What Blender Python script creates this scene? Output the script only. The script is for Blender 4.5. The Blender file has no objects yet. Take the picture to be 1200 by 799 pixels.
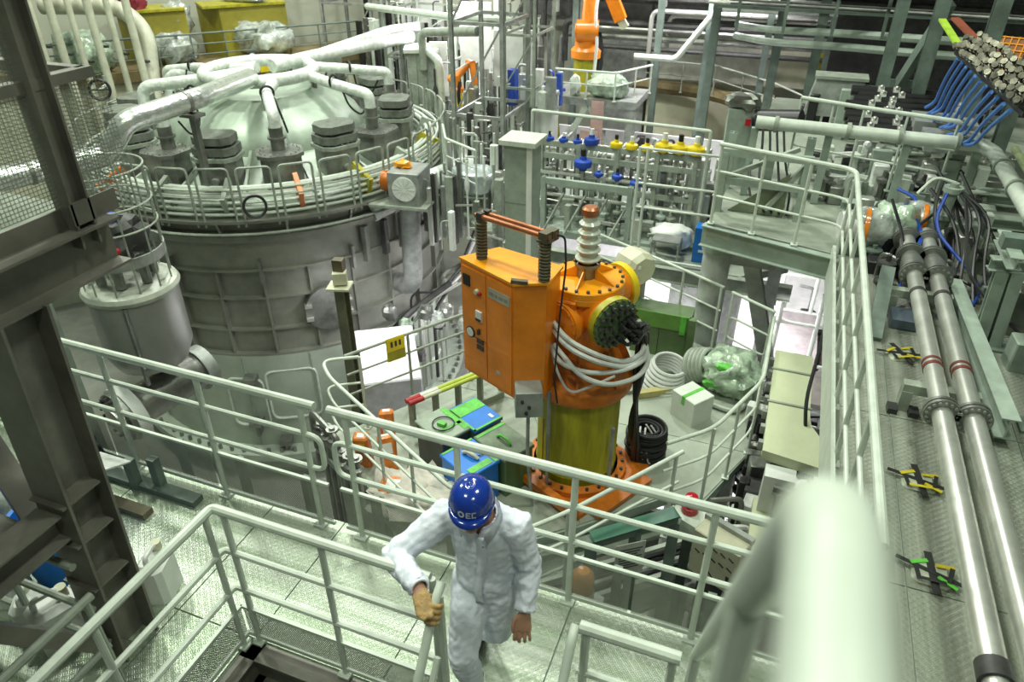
import bpy, math, random
from mathutils import Vector as V, Matrix as M, noise as NZ
random.seed(7)
S = bpy.context.scene
C = S.collection
R = math.radians
# ---------------------------------------------------------------- camera, world, lamps, exposure
cam = bpy.data.cameras.new('camera'); camo = bpy.data.objects.new('camera', cam); C.objects.link(camo)
cam.sensor_width = 36.0; cam.lens = 36.0 * 843 / 1200; cam.clip_start = 0.02; cam.clip_end = 200
camo.location = (0, 0, 3.9); camo.rotation_euler = (R(90 - 32.06), 0, R(20.95))
cam.dof.use_dof = True; cam.dof.focus_distance = 6.5; cam.dof.aperture_fstop = 2.6
S.camera = camo
S.view_settings.view_transform = 'Standard'; S.view_settings.look = 'None'
S.view_settings.gamma = 1.0; S.view_settings.exposure = -0.22; S.view_settings.use_curve_mapping = False
w = bpy.data.worlds.new('hall_air'); S.world = w; w.use_nodes = True
w.node_tree.nodes['Background'].inputs[0].default_value = (0.82, 1.0, 0.74, 1)
w.node_tree.nodes['Background'].inputs[1].default_value = 0.125
def lamp(loc, power, size=1.6, rot=(0, 0, 0), col=(0.90, 1.0, 0.81)):
    l = bpy.data.lights.new('hall_or_fill_lamp', 'AREA'); l.energy = power; l.shape = 'DISK'; l.size = size; l.color = col
    o = bpy.data.objects.new('hall_or_fill_lamp', l); C.objects.link(o); o.location = loc; o.rotation_euler = rot
for x, y, pw in ((-14, 9, 2600), (-6, 8, 1700), (2.5, 6, 1000), (-15, 19, 2200), (-5.5, 17, 1900), (3.5, -2, 700), (-5, -1, 900)):
    lamp((x, y, 13), pw * (.82 if y > 12 else .66), col=(.98, 1.0, .93) if y > 12 else (.91, 1.0, .83))
# unseen fill lamps added to brighten the lower hall, far wall and rear
for x, y, z, pw in ((-4.5, 16.5, -3.2, 420), (-0.5, 15.5, -3.4, 420), (1.2, 11.5, -2.2, 160), (-7.5, 11.5, -3.0, 90), (-2.6, 21.6, 2.6, 420), (-9.5, 20.5, 1.6, 330), (-2.2, 12.2, -2.8, 160)):
    lamp((x, y, z), pw, 0.8, col=(1, 0.97, 1.0))

# ---------------------------------------------------------------- helpers
def perp(d):
    a = V((0, 0, 1)) if abs(d.z) < 0.9 else V((1, 0, 0))
    u = d.cross(a).normalized(); return u, d.cross(u).normalized()
def fillet(pts, rf, k=5):
    if rf <= 0 or len(pts) < 3: return pts
    out = [pts[0]]
    for i in range(1, len(pts) - 1):
        a, b, c = pts[i-1], pts[i], pts[i+1]
        d1, d2 = a - b, c - b
        r = min(rf, d1.length * .49, d2.length * .49)
        p, q = b + d1.normalized() * r, b + d2.normalized() * r
        for j in range(k + 1):
            t = j / k; out.append(p * (1-t)**2 + b * 2*t*(1-t) + q * t*t)
    out.append(pts[-1]); return out
class MB:
    def __init__(s, m=None): s.v = []; s.f = []; s.m = m
    def add(s, vs, fs):
        n = len(s.v)
        s.v += [(s.m @ V(p)) if s.m else V(p) for p in vs]
        s.f += [tuple(i + n for i in f) for f in fs]; return s
    def box(s, c, d, rot=None):
        c = V(c); h = [V((x*d[0]/2, y*d[1]/2, z*d[2]/2)) for x in (-1,1) for y in (-1,1) for z in (-1,1)]
        if rot is not None:
            r = M.Rotation(rot, 3, 'Z') if isinstance(rot, (int, float)) else rot
            h = [r @ p for p in h]
        return s.add([c + p for p in h], [(0,1,3,2),(4,6,7,5),(0,4,5,1),(2,3,7,6),(0,2,6,4),(1,5,7,3)])
    def bb(s, x0, x1, y0, y1, z0, z1):
        return s.box(((x0+x1)/2,(y0+y1)/2,(z0+z1)/2), (abs(x1-x0),abs(y1-y0),abs(z1-z0)))
    def cbox(s, c, d, b=.01, rot=0):          # box with chamfered vertical and top edges
        x, y = d[0]/2, d[1]/2; z0, z1 = -d[2]/2, d[2]/2
        def ring(k, z): return [(-x+k, -y, z), (x-k, -y, z), (x, -y+k, z), (x, y-k, z), (x-k, y, z), (-x+k, y, z), (-x, y-k, z), (-x, -y+k, z)]
        def ring2(z): return [(-x+b*1.4, -y+b, z), (x-b*1.4, -y+b, z), (x-b, -y+b*1.4, z), (x-b, y-b*1.4, z), (x-b*1.4, y-b, z), (-x+b*1.4, y-b, z), (-x+b, y-b*1.4, z), (-x+b, -y+b*1.4, z)]
        vs = ring(b, z0) + ring(b, z1-b) + ring2(z1)
        fs = [tuple(range(7, -1, -1)), tuple(range(16, 24))]
        for k in (0, 8):
            for i in range(8): fs.append((k+i, k+(i+1) % 8, k+8+(i+1) % 8, k+8+i))
        r = M.Rotation(rot, 3, 'Z'); c = V(c)
        return s.add([c + r @ V(p) for p in vs], fs)
    def beam(s, p, q, w, h, up=(0,0,1)):
        p, q = V(p), V(q); d = (q-p).normalized(); up = V(up)
        if abs(d.dot(up)) > .98: up = V((0,1,0)) if abs(d.y) < .9 else V((1,0,0))
        u = d.cross(up).normalized(); t = u.cross(d).normalized()
        vs = [b + u*(i*w/2) + t*(j*h/2) for b in (p, q) for i, j in ((-1,-1),(1,-1),(1,1),(-1,1))]
        return s.add(vs, [(0,1,2,3),(7,6,5,4),(0,4,5,1),(1,5,6,2),(2,6,7,3),(3,7,4,0)])
    def hbeam(s, p, q, w, h, t=.012, up=(0,0,1)):
        p, q = V(p), V(q); d = (q-p).normalized(); upv = V(up)
        if abs(d.dot(upv)) > .98: upv = V((0,1,0))
        u = d.cross(upv).normalized(); tt = u.cross(d).normalized()
        for o in (tt*(h/2-t/2), -tt*(h/2-t/2)): s.beam(p+o, q+o, w, t, tt)
        return s.beam(p, q, t, h-2*t, tt)
    def tube(s, pts, r, n=8, fil=0, caps=True, k=5, closed=False):
        pts = fillet([V(p) for p in pts], fil, k)
        m = len(pts); rr = r if isinstance(r, (list, tuple)) else None
        d0 = (pts[1]-pts[0]).normalized(); u, _ = perp(d0)
        vs = []; prev = d0
        for i, p in enumerate(pts):
            if closed: d = (pts[(i+1) % m] - pts[i-1]).normalized()
            else: d = (pts[min(i+1, m-1)] - pts[max(i-1, 0)]).normalized()
            u = (u - d * u.dot(d)).normalized(); v = d.cross(u)
            ra = rr[i] if rr and len(rr) == m else (rr[0] if rr else r)
            if rr and len(rr) != m: ra = rr[0] + (rr[-1]-rr[0]) * i/(m-1)
            for j in range(n):
                a = 2*math.pi*j/n; vs.append(p + (u*math.cos(a) + v*math.sin(a)) * ra)
        fs = []
        for i in range(m if closed else m-1):
            i2 = (i+1) % m
            for j in range(n):
                fs.append((i*n+j, i*n+(j+1) % n, i2*n+(j+1) % n, i2*n+j))
        if caps and not closed: fs += [tuple(range(n-1, -1, -1)), tuple(range((m-1)*n, m*n))]
        return s.add(vs, fs)
    def cyl(s, p, q, r, r2=None, n=16):
        p, q = V(p), V(q)
        return s.tube([p, q], [r, r if r2 is None else r2], n)
    def lathe(s, prof, c=(0,0,0), n=24, axis=(0,0,1), a0=0, a1=360):
        c = V(c); ax = V(axis).normalized(); q = V((0,0,1)).rotation_difference(ax)
        full = a1-a0 >= 360; k = n if full else n+1; vs = []
        for i in range(k):
            a = R(a0 + (a1-a0)*i/n)
            for r, z in prof: vs.append(c + q @ V((max(r, .0004)*math.cos(a), max(r, .0004)*math.sin(a), z)))
        L = len(prof); fs = []
        for i in range(n):
            i2 = (i+1) % k
            for j in range(L-1): fs.append((i*L+j, i2*L+j, i2*L+j+1, i*L+j+1))
        return s.add(vs, fs)
    def ring(s, c, rad, r, n=32, k=6, axis=(0,0,1)):
        c = V(c); q = V((0,0,1)).rotation_difference(V(axis).normalized())
        return s.tube([c + q @ V((rad*math.cos(2*math.pi*i/n), rad*math.sin(2*math.pi*i/n), 0)) for i in range(n)], r, k, closed=True)
    def sph(s, c, r, n=12, sc=(1,1,1)):
        prof = [(math.sin(math.pi*i/n), -math.cos(math.pi*i/n)) for i in range(n+1)]
        m0 = s.m; t = M.Translation(V(c)) @ M.Diagonal((r*sc[0], r*sc[1], r*sc[2], 1)); s.m = (m0 @ t) if m0 else t
        s.lathe(prof, (0,0,0), n*2); s.m = m0; return s
    def prism(s, poly, z0, z1):
        n = len(poly)
        return s.add([(x, y, z0) for x, y in poly] + [(x, y, z1) for x, y in poly],
                     [tuple(range(n-1, -1, -1)), tuple(range(n, 2*n))] + [(i, (i+1) % n, n+(i+1) % n, n+i) for i in range(n)])
    def bolts(s, c, rad, n, r=.015, h=.02, axis=(0,0,1), k=6):
        c = V(c); ax = V(axis).normalized(); q = V((0,0,1)).rotation_difference(ax)
        for i in range(n):
            a = 2*math.pi*i/n; p = c + q @ V((rad*math.cos(a), rad*math.sin(a), 0)); s.cyl(p, p + ax*h, r, n=k)
        return s
    def blob(s, c, sc, seed=0, n=10, amp=.25, fr=2.2):   # crumpled wrapped bundle
        vs = []; L = n+1; o = V((seed*3.1, seed*1.7, seed))
        for i in range(2*n):
            for j in range(L):
                a, b = math.pi*i/n, math.pi*j/n
                p = V((math.sin(b)*math.cos(a), math.sin(b)*math.sin(a), -math.cos(b)))
                p = V((math.copysign(abs(p.x)**.75, p.x), math.copysign(abs(p.y)**.75, p.y), math.copysign(abs(p.z)**.75, p.z)))
                k = 1 + amp*NZ.noise(p*fr+o) + amp*.5*NZ.noise(p*fr*3+o)
                vs.append((c[0]+p.x*sc[0]*k, c[1]+p.y*sc[1]*k, c[2]+max(p.z*k, -1)*sc[2]))
        fs = [(i*L+j, ((i+1) % (2*n))*L+j, ((i+1) % (2*n))*L+j+1, i*L+j+1) for i in range(2*n) for j in range(n)]
        return s.add(vs, fs)
ORG = {}
def mesh_of(name, mb, mat, org, sharp=35):
    me = bpy.data.meshes.new(name); me.from_pydata([p - org for p in mb.v], [], mb.f); me.update()
    me.polygons.foreach_set('use_smooth', [True]*len(me.polygons)); me.set_sharp_from_angle(angle=R(sharp))
    me.materials.append(mat); return me
def obj(name, mb, mat, parent=None, label=None, stuff=False, sharp=35):
    if parent is None:
        xs = [p.x for p in mb.v]; ys = [p.y for p in mb.v]; zs = [p.z for p in mb.v]
        org = V(((min(xs)+max(xs))/2, (min(ys)+max(ys))/2, min(zs)))
    else: org = ORG[parent]
    o = bpy.data.objects.new(name, mesh_of(name, mb, mat, org, sharp)); C.objects.link(o); ORG[o] = org
    if parent is None: o.location = org
    else: o.parent = parent
    if label: o['label'] = label
    if stuff: o['kind'] = 'stuff'
    return o
def tag(o, label, cat, group=None):
    o['label'] = label; o['category'] = cat
    if group: o['group'] = group
    return o
def thing(name, label, cat, loc=(0,0,0), group=None):
    o = bpy.data.objects.new(name, None); C.objects.link(o); o.location = loc; ORG[o] = V(loc); o.empty_display_size = .1
    return tag(o, label, cat, group)
def struct(name, mb, mat):
    o = obj(name, mb, mat); o['kind'] = 'structure'; return o
def dup(root, loc, rz=0, label=None, group=None):
    def cp(o, par):
        c = o.copy(); C.objects.link(c)
        if par: c.parent = par
        for ch in o.children: cp(ch, c)
        return c
    r = cp(root, None); r.location = loc; r.rotation_euler = (0, 0, rz)
    if label: r['label'] = label
    if group: r['group'] = group
    return r
def T(x, y, z=0, rz=0): return M.Translation((x, y, z)) @ M.Rotation(rz, 4, 'Z')

# ---------------------------------------------------------------- materials
MATS = {}
def pm(name, col, rough=.5, metal=0., var=.18, scale=4., bump=0., bscale=60., stretch=(1,1,1), alt=None, alpha=1., spec=.5, coat=0.):
    if name in MATS: return MATS[name]
    m = bpy.data.materials.new(name); m.use_nodes = True; MATS[name] = m
    nt = m.node_tree; b = nt.nodes['Principled BSDF']; L = nt.links.new
    b.inputs['Roughness'].default_value = rough; b.inputs['Metallic'].default_value = metal
    b.inputs['Specular IOR Level'].default_value = spec; b.inputs['Coat Weight'].default_value = coat
    tc = nt.nodes.new('ShaderNodeTexCoord'); mp = nt.nodes.new('ShaderNodeMapping'); mp.inputs['Scale'].default_value = stretch
    L(tc.outputs['Object'], mp.inputs[0])
    n = nt.nodes.new('ShaderNodeTexNoise'); n.inputs['Scale'].default_value = scale; n.inputs['Detail'].default_value = 6; n.inputs['Roughness'].default_value = .65
    L(mp.outputs[0], n.inputs['Vector'])
    r = nt.nodes.new('ShaderNodeValToRGB'); L(n.outputs[0], r.inputs[0])
    a = alt or tuple(c*(1-var*1.6) for c in col)
    r.color_ramp.elements[0].position = .32; r.color_ramp.elements[0].color = (*a, 1)
    r.color_ramp.elements[1].position = .66; r.color_ramp.elements[1].color = (*[min(1, c*(1+var*.5)) for c in col], 1)
    L(r.outputs[0], b.inputs['Base Color'])
    if bump:
        n2 = nt.nodes.new('ShaderNodeTexNoise'); n2.inputs['Scale'].default_value = bscale; n2.inputs['Detail'].default_value = 4
        L(mp.outputs[0], n2.inputs['Vector'])
        bp = nt.nodes.new('ShaderNodeBump'); bp.inputs['Strength'].default_value = bump; bp.inputs['Distance'].default_value = .02
        L(n2.outputs[0], bp.inputs['Height']); L(bp.outputs[0], b.inputs['Normal'])
    if alpha < 1: b.inputs['Alpha'].default_value = alpha
    return m
def mesh_mat(name, col, pitch, wire, diag=True, metal=.3):
    m = pm(name, col, .5, metal); nt = m.node_tree; L = nt.links.new; b = nt.nodes['Principled BSDF']
    tc = nt.nodes.new('ShaderNodeTexCoord'); sx = nt.nodes.new('ShaderNodeSeparateXYZ'); L(tc.outputs['Object'], sx.inputs[0])
    def mth(op, a, c=None):
        q = nt.nodes.new('ShaderNodeMath'); q.operation = op
        for i, x in enumerate((a, c)):
            if x is None: continue
            if isinstance(x, (int, float)): q.inputs[i].default_value = x
            else: L(x, q.inputs[i])
        return q.outputs[0]
    h = mth('ADD', sx.outputs[0], sx.outputs[1]); z = sx.outputs[2]
    if diag: h, z = mth('ADD', h, mth('MULTIPLY', z, .6)), mth('SUBTRACT', h, mth('MULTIPLY', z, .6))
    u = mth('FRACT', mth('ABSOLUTE', mth('DIVIDE', mth('ADD', h, 50), pitch))); v = mth('FRACT', mth('ABSOLUTE', mth('DIVIDE', mth('ADD', z, 50), pitch)))
    L(mth('MAXIMUM', mth('LESS_THAN', u, wire), mth('LESS_THAN', v, wire)), b.inputs['Alpha'])
    return m
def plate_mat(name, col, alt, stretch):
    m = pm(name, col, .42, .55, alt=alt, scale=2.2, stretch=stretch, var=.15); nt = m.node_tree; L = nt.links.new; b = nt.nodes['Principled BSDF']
    tc = nt.nodes.new('ShaderNodeTexCoord'); mp = nt.nodes.new('ShaderNodeMapping'); mp.inputs['Rotation'].default_value = (0, 0, R(45)); mp.inputs['Scale'].default_value = (1, 1, 0.001)
    L(tc.outputs['Object'], mp.inputs[0])
    hs = []
    for off, sc in ((0, (1.9, .62, 1)), (1, (.62, 1.9, 1))):
        q = nt.nodes.new('ShaderNodeMapping'); q.inputs['Scale'].default_value = tuple(26*x for x in sc); q.inputs['Location'].default_value = (off*.5, off*.5, 0)
        L(mp.outputs[0], q.inputs[0])
        vv = nt.nodes.new('ShaderNodeTexVoronoi'); vv.inputs['Scale'].default_value = 1.6; vv.inputs['Randomness'].default_value = .0; L(q.outputs[0], vv.inputs['Vector'])
        rr = nt.nodes.new('ShaderNodeMapRange'); rr.inputs['From Min'].default_value = .18; rr.inputs['From Max'].default_value = .42; rr.inputs['To Min'].default_value = 1; rr.inputs['To Max'].default_value = 0
        L(vv.outputs['Distance'], rr.inputs['Value']); hs.append(rr.outputs[0])
    mx = nt.nodes.new('ShaderNodeMath'); mx.operation = 'MAXIMUM'; L(hs[0], mx.inputs[0]); L(hs[1], mx.inputs[1])
    bp = nt.nodes.new('ShaderNodeBump'); bp.inputs['Strength'].default_value = .6; bp.inputs['Distance'].default_value = .003
    L(mx.outputs[0], bp.inputs['Height']); L(bp.outputs[0], b.inputs['Normal'])
    return m
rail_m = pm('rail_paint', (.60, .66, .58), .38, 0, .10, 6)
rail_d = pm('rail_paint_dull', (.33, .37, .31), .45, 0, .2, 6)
green_s = pm('green_grey_steel', (.34, .41, .35), .5, 0, .18, 3)
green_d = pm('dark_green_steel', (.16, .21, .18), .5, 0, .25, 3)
grey_s = pm('grey_steel', (.36, .38, .36), .45, .25, .25, 4)
brown_s = pm('brown_grey_steel', (.19, .18, .155), .45, .1, .22, 3)
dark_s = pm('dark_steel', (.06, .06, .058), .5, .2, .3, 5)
steel = pm('brushed_stainless', (.68, .69, .64), .36, .75, .15, 3, stretch=(1, 1, .2))
steel_d = pm('weathered_stainless', (.30, .31, .285), .40, .75, .30, 2.2, .12, 30)
shell_m = pm('cryostat_steel', (.29, .30, .26), .42, .5, .22, .8, .05, 20)
dome_m = pm('dome_pale_steel', (.42, .50, .41), .45, .25, .2, .8)
foil = pm('foil_lagging', (.74, .78, .74), .24, .75, .14, 9, .9, 9)
foil_w = pm('white_lagging', (.72, .77, .71), .5, .1, .18, 8, .9, 12)
white_m = pm('white_paint', (.78, .80, .77), .45, 0, .08)
cream = pm('cream_paint', (.62, .62, .46), .5, 0, .12, 2)
ivory = pm('ivory_pipe_paint', (.62, .63, .50), .4, 0, .15, 3)
black = pm('black_rubber', (.012, .012, .013), .45, 0, .2)
blackc = pm('black_cable', (.02, .02, .022), .38, 0, .2)
greyc = pm('pale_grey_cable', (.60, .62, .60), .45, 0, .1)
orange = pm('orange_enamel', (.86, .25, .012), .34, 0, .14, 2.5, coat=.2)
orange_d = pm('orange_paint_worn', (.62, .17, .012), .42, 0, .25, 5, .1, 20)
amber = pm('amber_enamel', (.93, .36, .01), .33, 0, .10, 3, coat=.2)
yellow_o = pm('olive_yellow_paint', (.42, .38, .02), .42, 0, .25, 2.5, stretch=(3, 3, .4))
yellow = pm('yellow_paint', (.82, .62, .02), .4, 0, .1)
copper = pm('copper_bar', (.42, .16, .075), .35, .6, .2, 6)
brass_b = pm('brown_insulator', (.115, .095, .05), .5, 0, .25, 8)
blue = pm('blue_paint', (.02, .07, .42), .4, 0, .15)
blue_l = pm('bright_blue_plastic', (.01, .19, .68), .4, 0, .1)
blue_h = pm('blue_hose', (.07, .21, .62), .4, 0, .1)
red = pm('red_plastic', (.42, .012, .02), .35, 0, .15)
green_t = pm('green_tape', (.12, .55, .06), .45, 0, .25, 8)
lime = pm('lime_cloth', (.42, .66, .05), .6, 0, .2, 6, .3, 30)
pinkish = pm('pink_film', (.55, .36, .33), .4, 0, .15)
film = pm('clear_wrapping_film', (.62, .68, .63), .16, .12, .35, 5, .8, 8, alpha=.82)
film_g = pm('green_wrapping_film', (.58, .73, .56), .18, .1, .4, 5, .8, 8, alpha=.92)
boxgreen = pm('green_panel_paint', (.115, .19, .075), .45, 0, .2, 3)
boxgrey = pm('dark_grey_case', (.085, .095, .085), .5, 0, .2, 4)
concrete = pm('concrete', (.36, .37, .33), .8, 0, .2, .6, .2, 8)
wallc = pm('wall_paint', (.47, .49, .40), .75, 0, .14, .35)
walld = pm('dim_wall_paint', (.20, .20, .155), .8, 0, .2, .5)
wood = pm('brown_ledge', (.20, .155, .065), .7, 0, .3, 2)
deck_m = pm('deck_paint', (.36, .40, .33), .55, .05, .2, 1.6)
tray_m = pm('pale_green_tray', (.56, .60, .40), .5, 0, .07, 2)
floor_w = plate_mat('checker_plate', (.53, .57, .50), (.27, .35, .23), (.22, 5.5, 1))  # dirt streaks along the walkway, darkened also for its shadow bands
floor_r = plate_mat('checker_plate_right', (.42, .44, .38), (.22, .245, .19), (5.5, .18, 1))  # darker lengthwise bands in the colour stand for the pipe shadows
kick_m = mesh_mat('perforated_kick_mesh', (.38, .39, .35), .011, .30)
cage_m = mesh_mat('square_wire_mesh', (.30, .32, .28), .020, .15, False)

# ---------------------------------------------------------------- the setting
hall = MB().bb(-32, 16, -6, 32, -9.3, -9.0); struct('floor', hall, concrete)
wb = MB().bb(-14, 16, 25.0, 25.4, -9.3, 8); struct('wall_back', wb, wallc)
wd = MB(T(-19.2, 19.0, 0, R(50))); wd.bb(-16, 14, 1.2, 1.6, -9.3, 8); struct('wall_left', wd, wallc)
ws = MB().bb(12.0, 12.4, 5, 26, -9.3, 8); struct('wall_right', ws, walld)
# walkway deck and right-hand deck, each of loose checker plates on a frame
def deck(name, x0, x1, y0, y1, nx, ny, mat, z=0., base=green_s, hole=None, edges_x=None, edges_y=None):
    t = struct(name, MB().bb(x0, x1, y0, y1, z-.16, z-.012), base)
    ex = edges_x or [x0 + (x1-x0)*i/nx for i in range(nx+1)]; ey = edges_y or [y0 + (y1-y0)*i/ny for i in range(ny+1)]
    for i in range(len(ex)-1):
        for j in range(len(ey)-1):
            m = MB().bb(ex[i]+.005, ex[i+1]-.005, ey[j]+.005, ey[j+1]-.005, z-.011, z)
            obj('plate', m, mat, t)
    return t
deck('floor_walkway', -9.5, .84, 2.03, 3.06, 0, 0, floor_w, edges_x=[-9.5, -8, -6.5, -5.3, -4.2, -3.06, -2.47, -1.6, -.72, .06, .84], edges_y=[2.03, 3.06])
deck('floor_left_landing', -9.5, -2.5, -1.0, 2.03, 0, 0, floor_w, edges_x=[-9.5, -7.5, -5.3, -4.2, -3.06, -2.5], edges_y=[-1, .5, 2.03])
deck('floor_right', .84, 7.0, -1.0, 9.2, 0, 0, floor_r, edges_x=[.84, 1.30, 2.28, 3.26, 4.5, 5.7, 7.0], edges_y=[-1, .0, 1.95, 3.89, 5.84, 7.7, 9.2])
df = MB(); df.prism([(-.79, 9.6), (.84, 9.2), (7, 9.2), (7, 17.5), (-.4, 17.5)], -.16, -.01); struct('floor_far_right', df, deck_m)
# ---------------------------------------------------------------- guardrails of the walkway
def guardrail(name, label, pts, z0, posts, top=1.1, mids=(.84, .55), kick=.42, r=.030, rm=.019, rp=.021, mat=None, fil=.08, loop=(0, 0), group=None, cat='railing', kmat=None, square=False):
    mat = mat or rail_m; pts = [V((p[0], p[1], z0 if len(p) < 3 else p[2])) for p in pts]
    t = thing(name, label, cat, pts[0], group)
    obj('handrail', MB().tube([p + V((0,0,top)) for p in pts], r, 10, fil), mat, t)
    e = [p.copy() for p in pts]
    if len(mids) == 2 and (loop[0] or loop[1]):
        pa = [p + V((0,0,mids[0])) for p in e]; pb = [p + V((0,0,mids[1])) for p in e]
        path = pa + pb[::-1] if loop[1] else pb[::-1] + pa
        if loop[0] and loop[1]: path = path + [path[0]]
        obj('mid_rail', MB().tube(path, rm, 8, fil), mat, t)
    else:
        for z in mids: obj('mid_rail', MB().tube([p + V((0,0,z)) for p in e], rm, 8, fil), mat, t)
    for p in posts:
        q = V((p[0], p[1], z0 if len(p) < 3 else p[2]))
        m = MB()
        if square: m.beam(q, q + V((0,0,top)), rp*2, rp*2, (0,1,0))
        else: m.cyl(q, q + V((0,0,top)), rp, n=10)
        m.box(q + V((0,0,.008)), (rp*4.2, rp*4.2, .016)); obj('post', m, mat, t)
    if kick:
        for a, b in zip(pts[:-1], pts[1:]):
            n = max(1, round((b-a).length / 1.0))
            for i in range(n):
                p, q = a.lerp(b, i/n), a.lerp(b, (i+1)/n); d = (q-p).normalized()
                k = obj('kick_panel', MB().beam(p + d*.01 + V((0,0,(kick+.06)/2)), q - d*.01 + V((0,0,(kick+.06)/2)), .003, kick-.06), kmat or kick_m, t)
                fm = MB()
                fm.beam(p + V((0,0,kick)), q + V((0,0,kick)), .022, .022); fm.beam(p + V((0,0,.055)), q + V((0,0,.055)), .02, .03)
                obj('panel_frame', fm, mat, k)
    return t
Y0, YF = 2.985, 2.03
guardrail('guardrail', 'pale walkway handrail in front of the large steel vessel, ending beside the orange bags', [(-9.6, Y0), (-2.50, Y0)], 0,
          [(-8.7, Y0), (-7.83, Y0), (-6.95, Y0), (-6.08, Y0), (-5.2, Y0), (-4.33, Y0), (-3.46, Y0), (-2.62, Y0)], loop=(0, 1))
guardrail('guardrail', 'pale handrail run directly behind the worker, in front of the orange machine', [(-2.40, Y0), (.66, Y0)], 0,
          [(-2.28, Y0), (-1.50, Y0), (-.755, Y0), (.03, Y0), (.6, Y0)], loop=(1, 0))
guardrail('guardrail', 'pale cornered handrail in front of the walkway, ending at the tan glove', [(-2.5, -.9), (-2.5, YF), (-1.20, YF)], 0,
          [(-2.5, -.4), (-2.5, .55), (-2.5, 1.25), (-2.5, YF-.06), (-2.43, YF), (-1.82, YF), (-1.19, YF)], fil=.03, mids=(.78, .47), kick=.30, r=.027, rp=.018)
guardrail('guardrail', 'short pale handrail piece right of the stair opening near the blurred rail', [(-.45, YF), (.0, YF)], 0, [(-.42, YF), (-.03, YF)], fil=.03, mids=(.78, .47), kick=.30)
guardrail('guardrail', 'long pale handrail along the left edge of the checker plate deck with the two pipes', [(.845, 3.02), (.845, 9.17), (-.79, 9.67)], 0,
          [(.845, 3.4), (.845, 4.2), (.845, 5.0), (.845, 5.8), (.845, 6.6), (.845, 7.4), (.845, 8.2), (.845, 9.0), (.35, 9.32), (-.2, 9.49), (-.76, 9.66)], fil=.18, mids=(.74, .40), kick=None, rm=.018)
# toe plates below the right-hand rail: a strip of the deck
obj('trim_right_deck_edge', MB().bb(.80, .835, 3.06, 9.2, -.34, .12), rail_m)['kind'] = 'structure'
# stair going down in front of the worker
def stair(name, label, x0, x1, ya, za, yb, zb, n, mat, lab_cat='stairs'):
    t = thing(name, label, lab_cat, ((x0+x1)/2, ya, za))
    for x in (x0, x1): obj('stringer', MB().beam((x, ya, za-.12), (x, yb, zb-.12), .02, .22), mat, t)
    for i in range(n):
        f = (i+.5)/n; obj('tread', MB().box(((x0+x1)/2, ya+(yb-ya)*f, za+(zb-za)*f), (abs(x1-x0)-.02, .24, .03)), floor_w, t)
    return t
stair('ship_stair', 'steep steel stair going down from the walkway below the worker', -1.1, -.5, 1.98, -.02, -.2, -2.95, 12, grey_s)
stair('ship_stair', 'steep steel stair coming down from the camera landing beside the blurred handrail', .10, .78, .42, 2.42, 1.98, .12, 9, grey_s)
def stair_rail(label, x, p):
    t = thing('stair_handrail', label, 'handrail', p[0])
    obj('handrail', MB().tube([(x, y, z) for _, y, z in p], .0225, 14, .05), rail_m, t); return t
t = stair_rail('handrail of the descending stair gripped by the worker with his gloved hand', -1.12, [(-1.12, 2.0, 1.14), (-1.12, 1.93, 1.10), (-1.12, .6, -.72)])
for y, z in ((1.97, 1.08), (1.45, .44), (1.0, -.17)): obj('post', MB().cyl((-1.12, y, z), (-1.12, y, z-1.0), .019, n=8), rail_m, t)
for dz in (.33, .62): obj('mid_rail', MB().tube([(-1.12, 1.9, 1.03-dz), (-1.12, .6, -.72-dz)], .018, 8), rail_m, t)
t = stair_rail('handrail of the descending stair on the side away from the gloved hand', -.47, [(-.47, 2.03, 1.1), (-.47, 1.97, 1.07), (-.47, .6, -.80)])
for y, z in ((1.88, .95), (1.45, .35)): obj('post', MB().cyl((-.47, y, z), (-.47, y, z-1.0), .019, n=8), rail_m, t)
for dz in (.33, .62): obj('mid_rail', MB().tube([(-.47, 1.9, .95-dz), (-.47, .6, -.80-dz)], .018, 8), rail_m, t)
t = stair_rail('out of focus white handrail close to the camera running down to the walkway', .055, [(.055, -.5, 3.652), (.055, .29, 3.652), (.055, 1.98, 1.22), (.055, 2.0, .1)])
for y in (.55, 1.95): obj('post', MB().cyl((.055, y, 3.652-(y-.29)*1.44), (.055, y, 3.652-(y-.29)*1.44-1.05), .020, n=10), rail_m, t)
# beam frame round the stair well
wf = thing('well_frame', 'dark steel frame round the open stair well under the front handrail', 'frame', (-1.5, YF, -.3))
obj('beam', MB().hbeam((-2.5, YF-.06, -.14), (.05, YF-.06, -.14), .12, .25), brown_s, wf); obj('beam', MB().hbeam((-2.45, YF, -.14), (-2.45, -1, -.14), .12, .25), brown_s, wf)
obj('beam', MB().hbeam((-2.4, 1.6, -.5), (.05, 1.2, -.5), .1, .2), brown_s, wf)

# ---------------------------------------------------------------- brown gantry at the left
XG = -3.2
g = thing('steel_gantry', 'dark brown steel frame with wire mesh rising at the left edge', 'frame', (XG, 1.8, -3))
obj('column', MB().hbeam((XG, 1.62, -3.0), (XG, 1.85, 2.26), .25, .25, .016, (0, 1, 0)), brown_s, g)
for z in (.62, .95, 1.22): obj('stiffener', MB().box((XG, 1.72+.04*z, z), (.235, .235, .012)), brown_s, g)
obj('floor_beam', MB().hbeam((XG, -1.5, 2.37), (XG, 2.50, 2.37), .20, .25, .014), brown_s, g)
obj('lower_beam', MB().hbeam((XG, 1.65, 1.09), (XG, -1.5, 1.09), .17, .17, .014), brown_s, g)
obj('brace', MB().beam((XG, 1.15, .85), (XG, 2.3, -.95), .09, .09), brown_s, g)
obj('brace', MB().beam((XG-.9, 1.95, 1.35), (XG-.1, 1.65, .95), .13, .13), brown_s, g)
obj('brace', MB().beam((XG-1.5, 1.55, 1.0), (XG-.1, 1.55, .95), .16, .16), brown_s, g)
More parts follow.
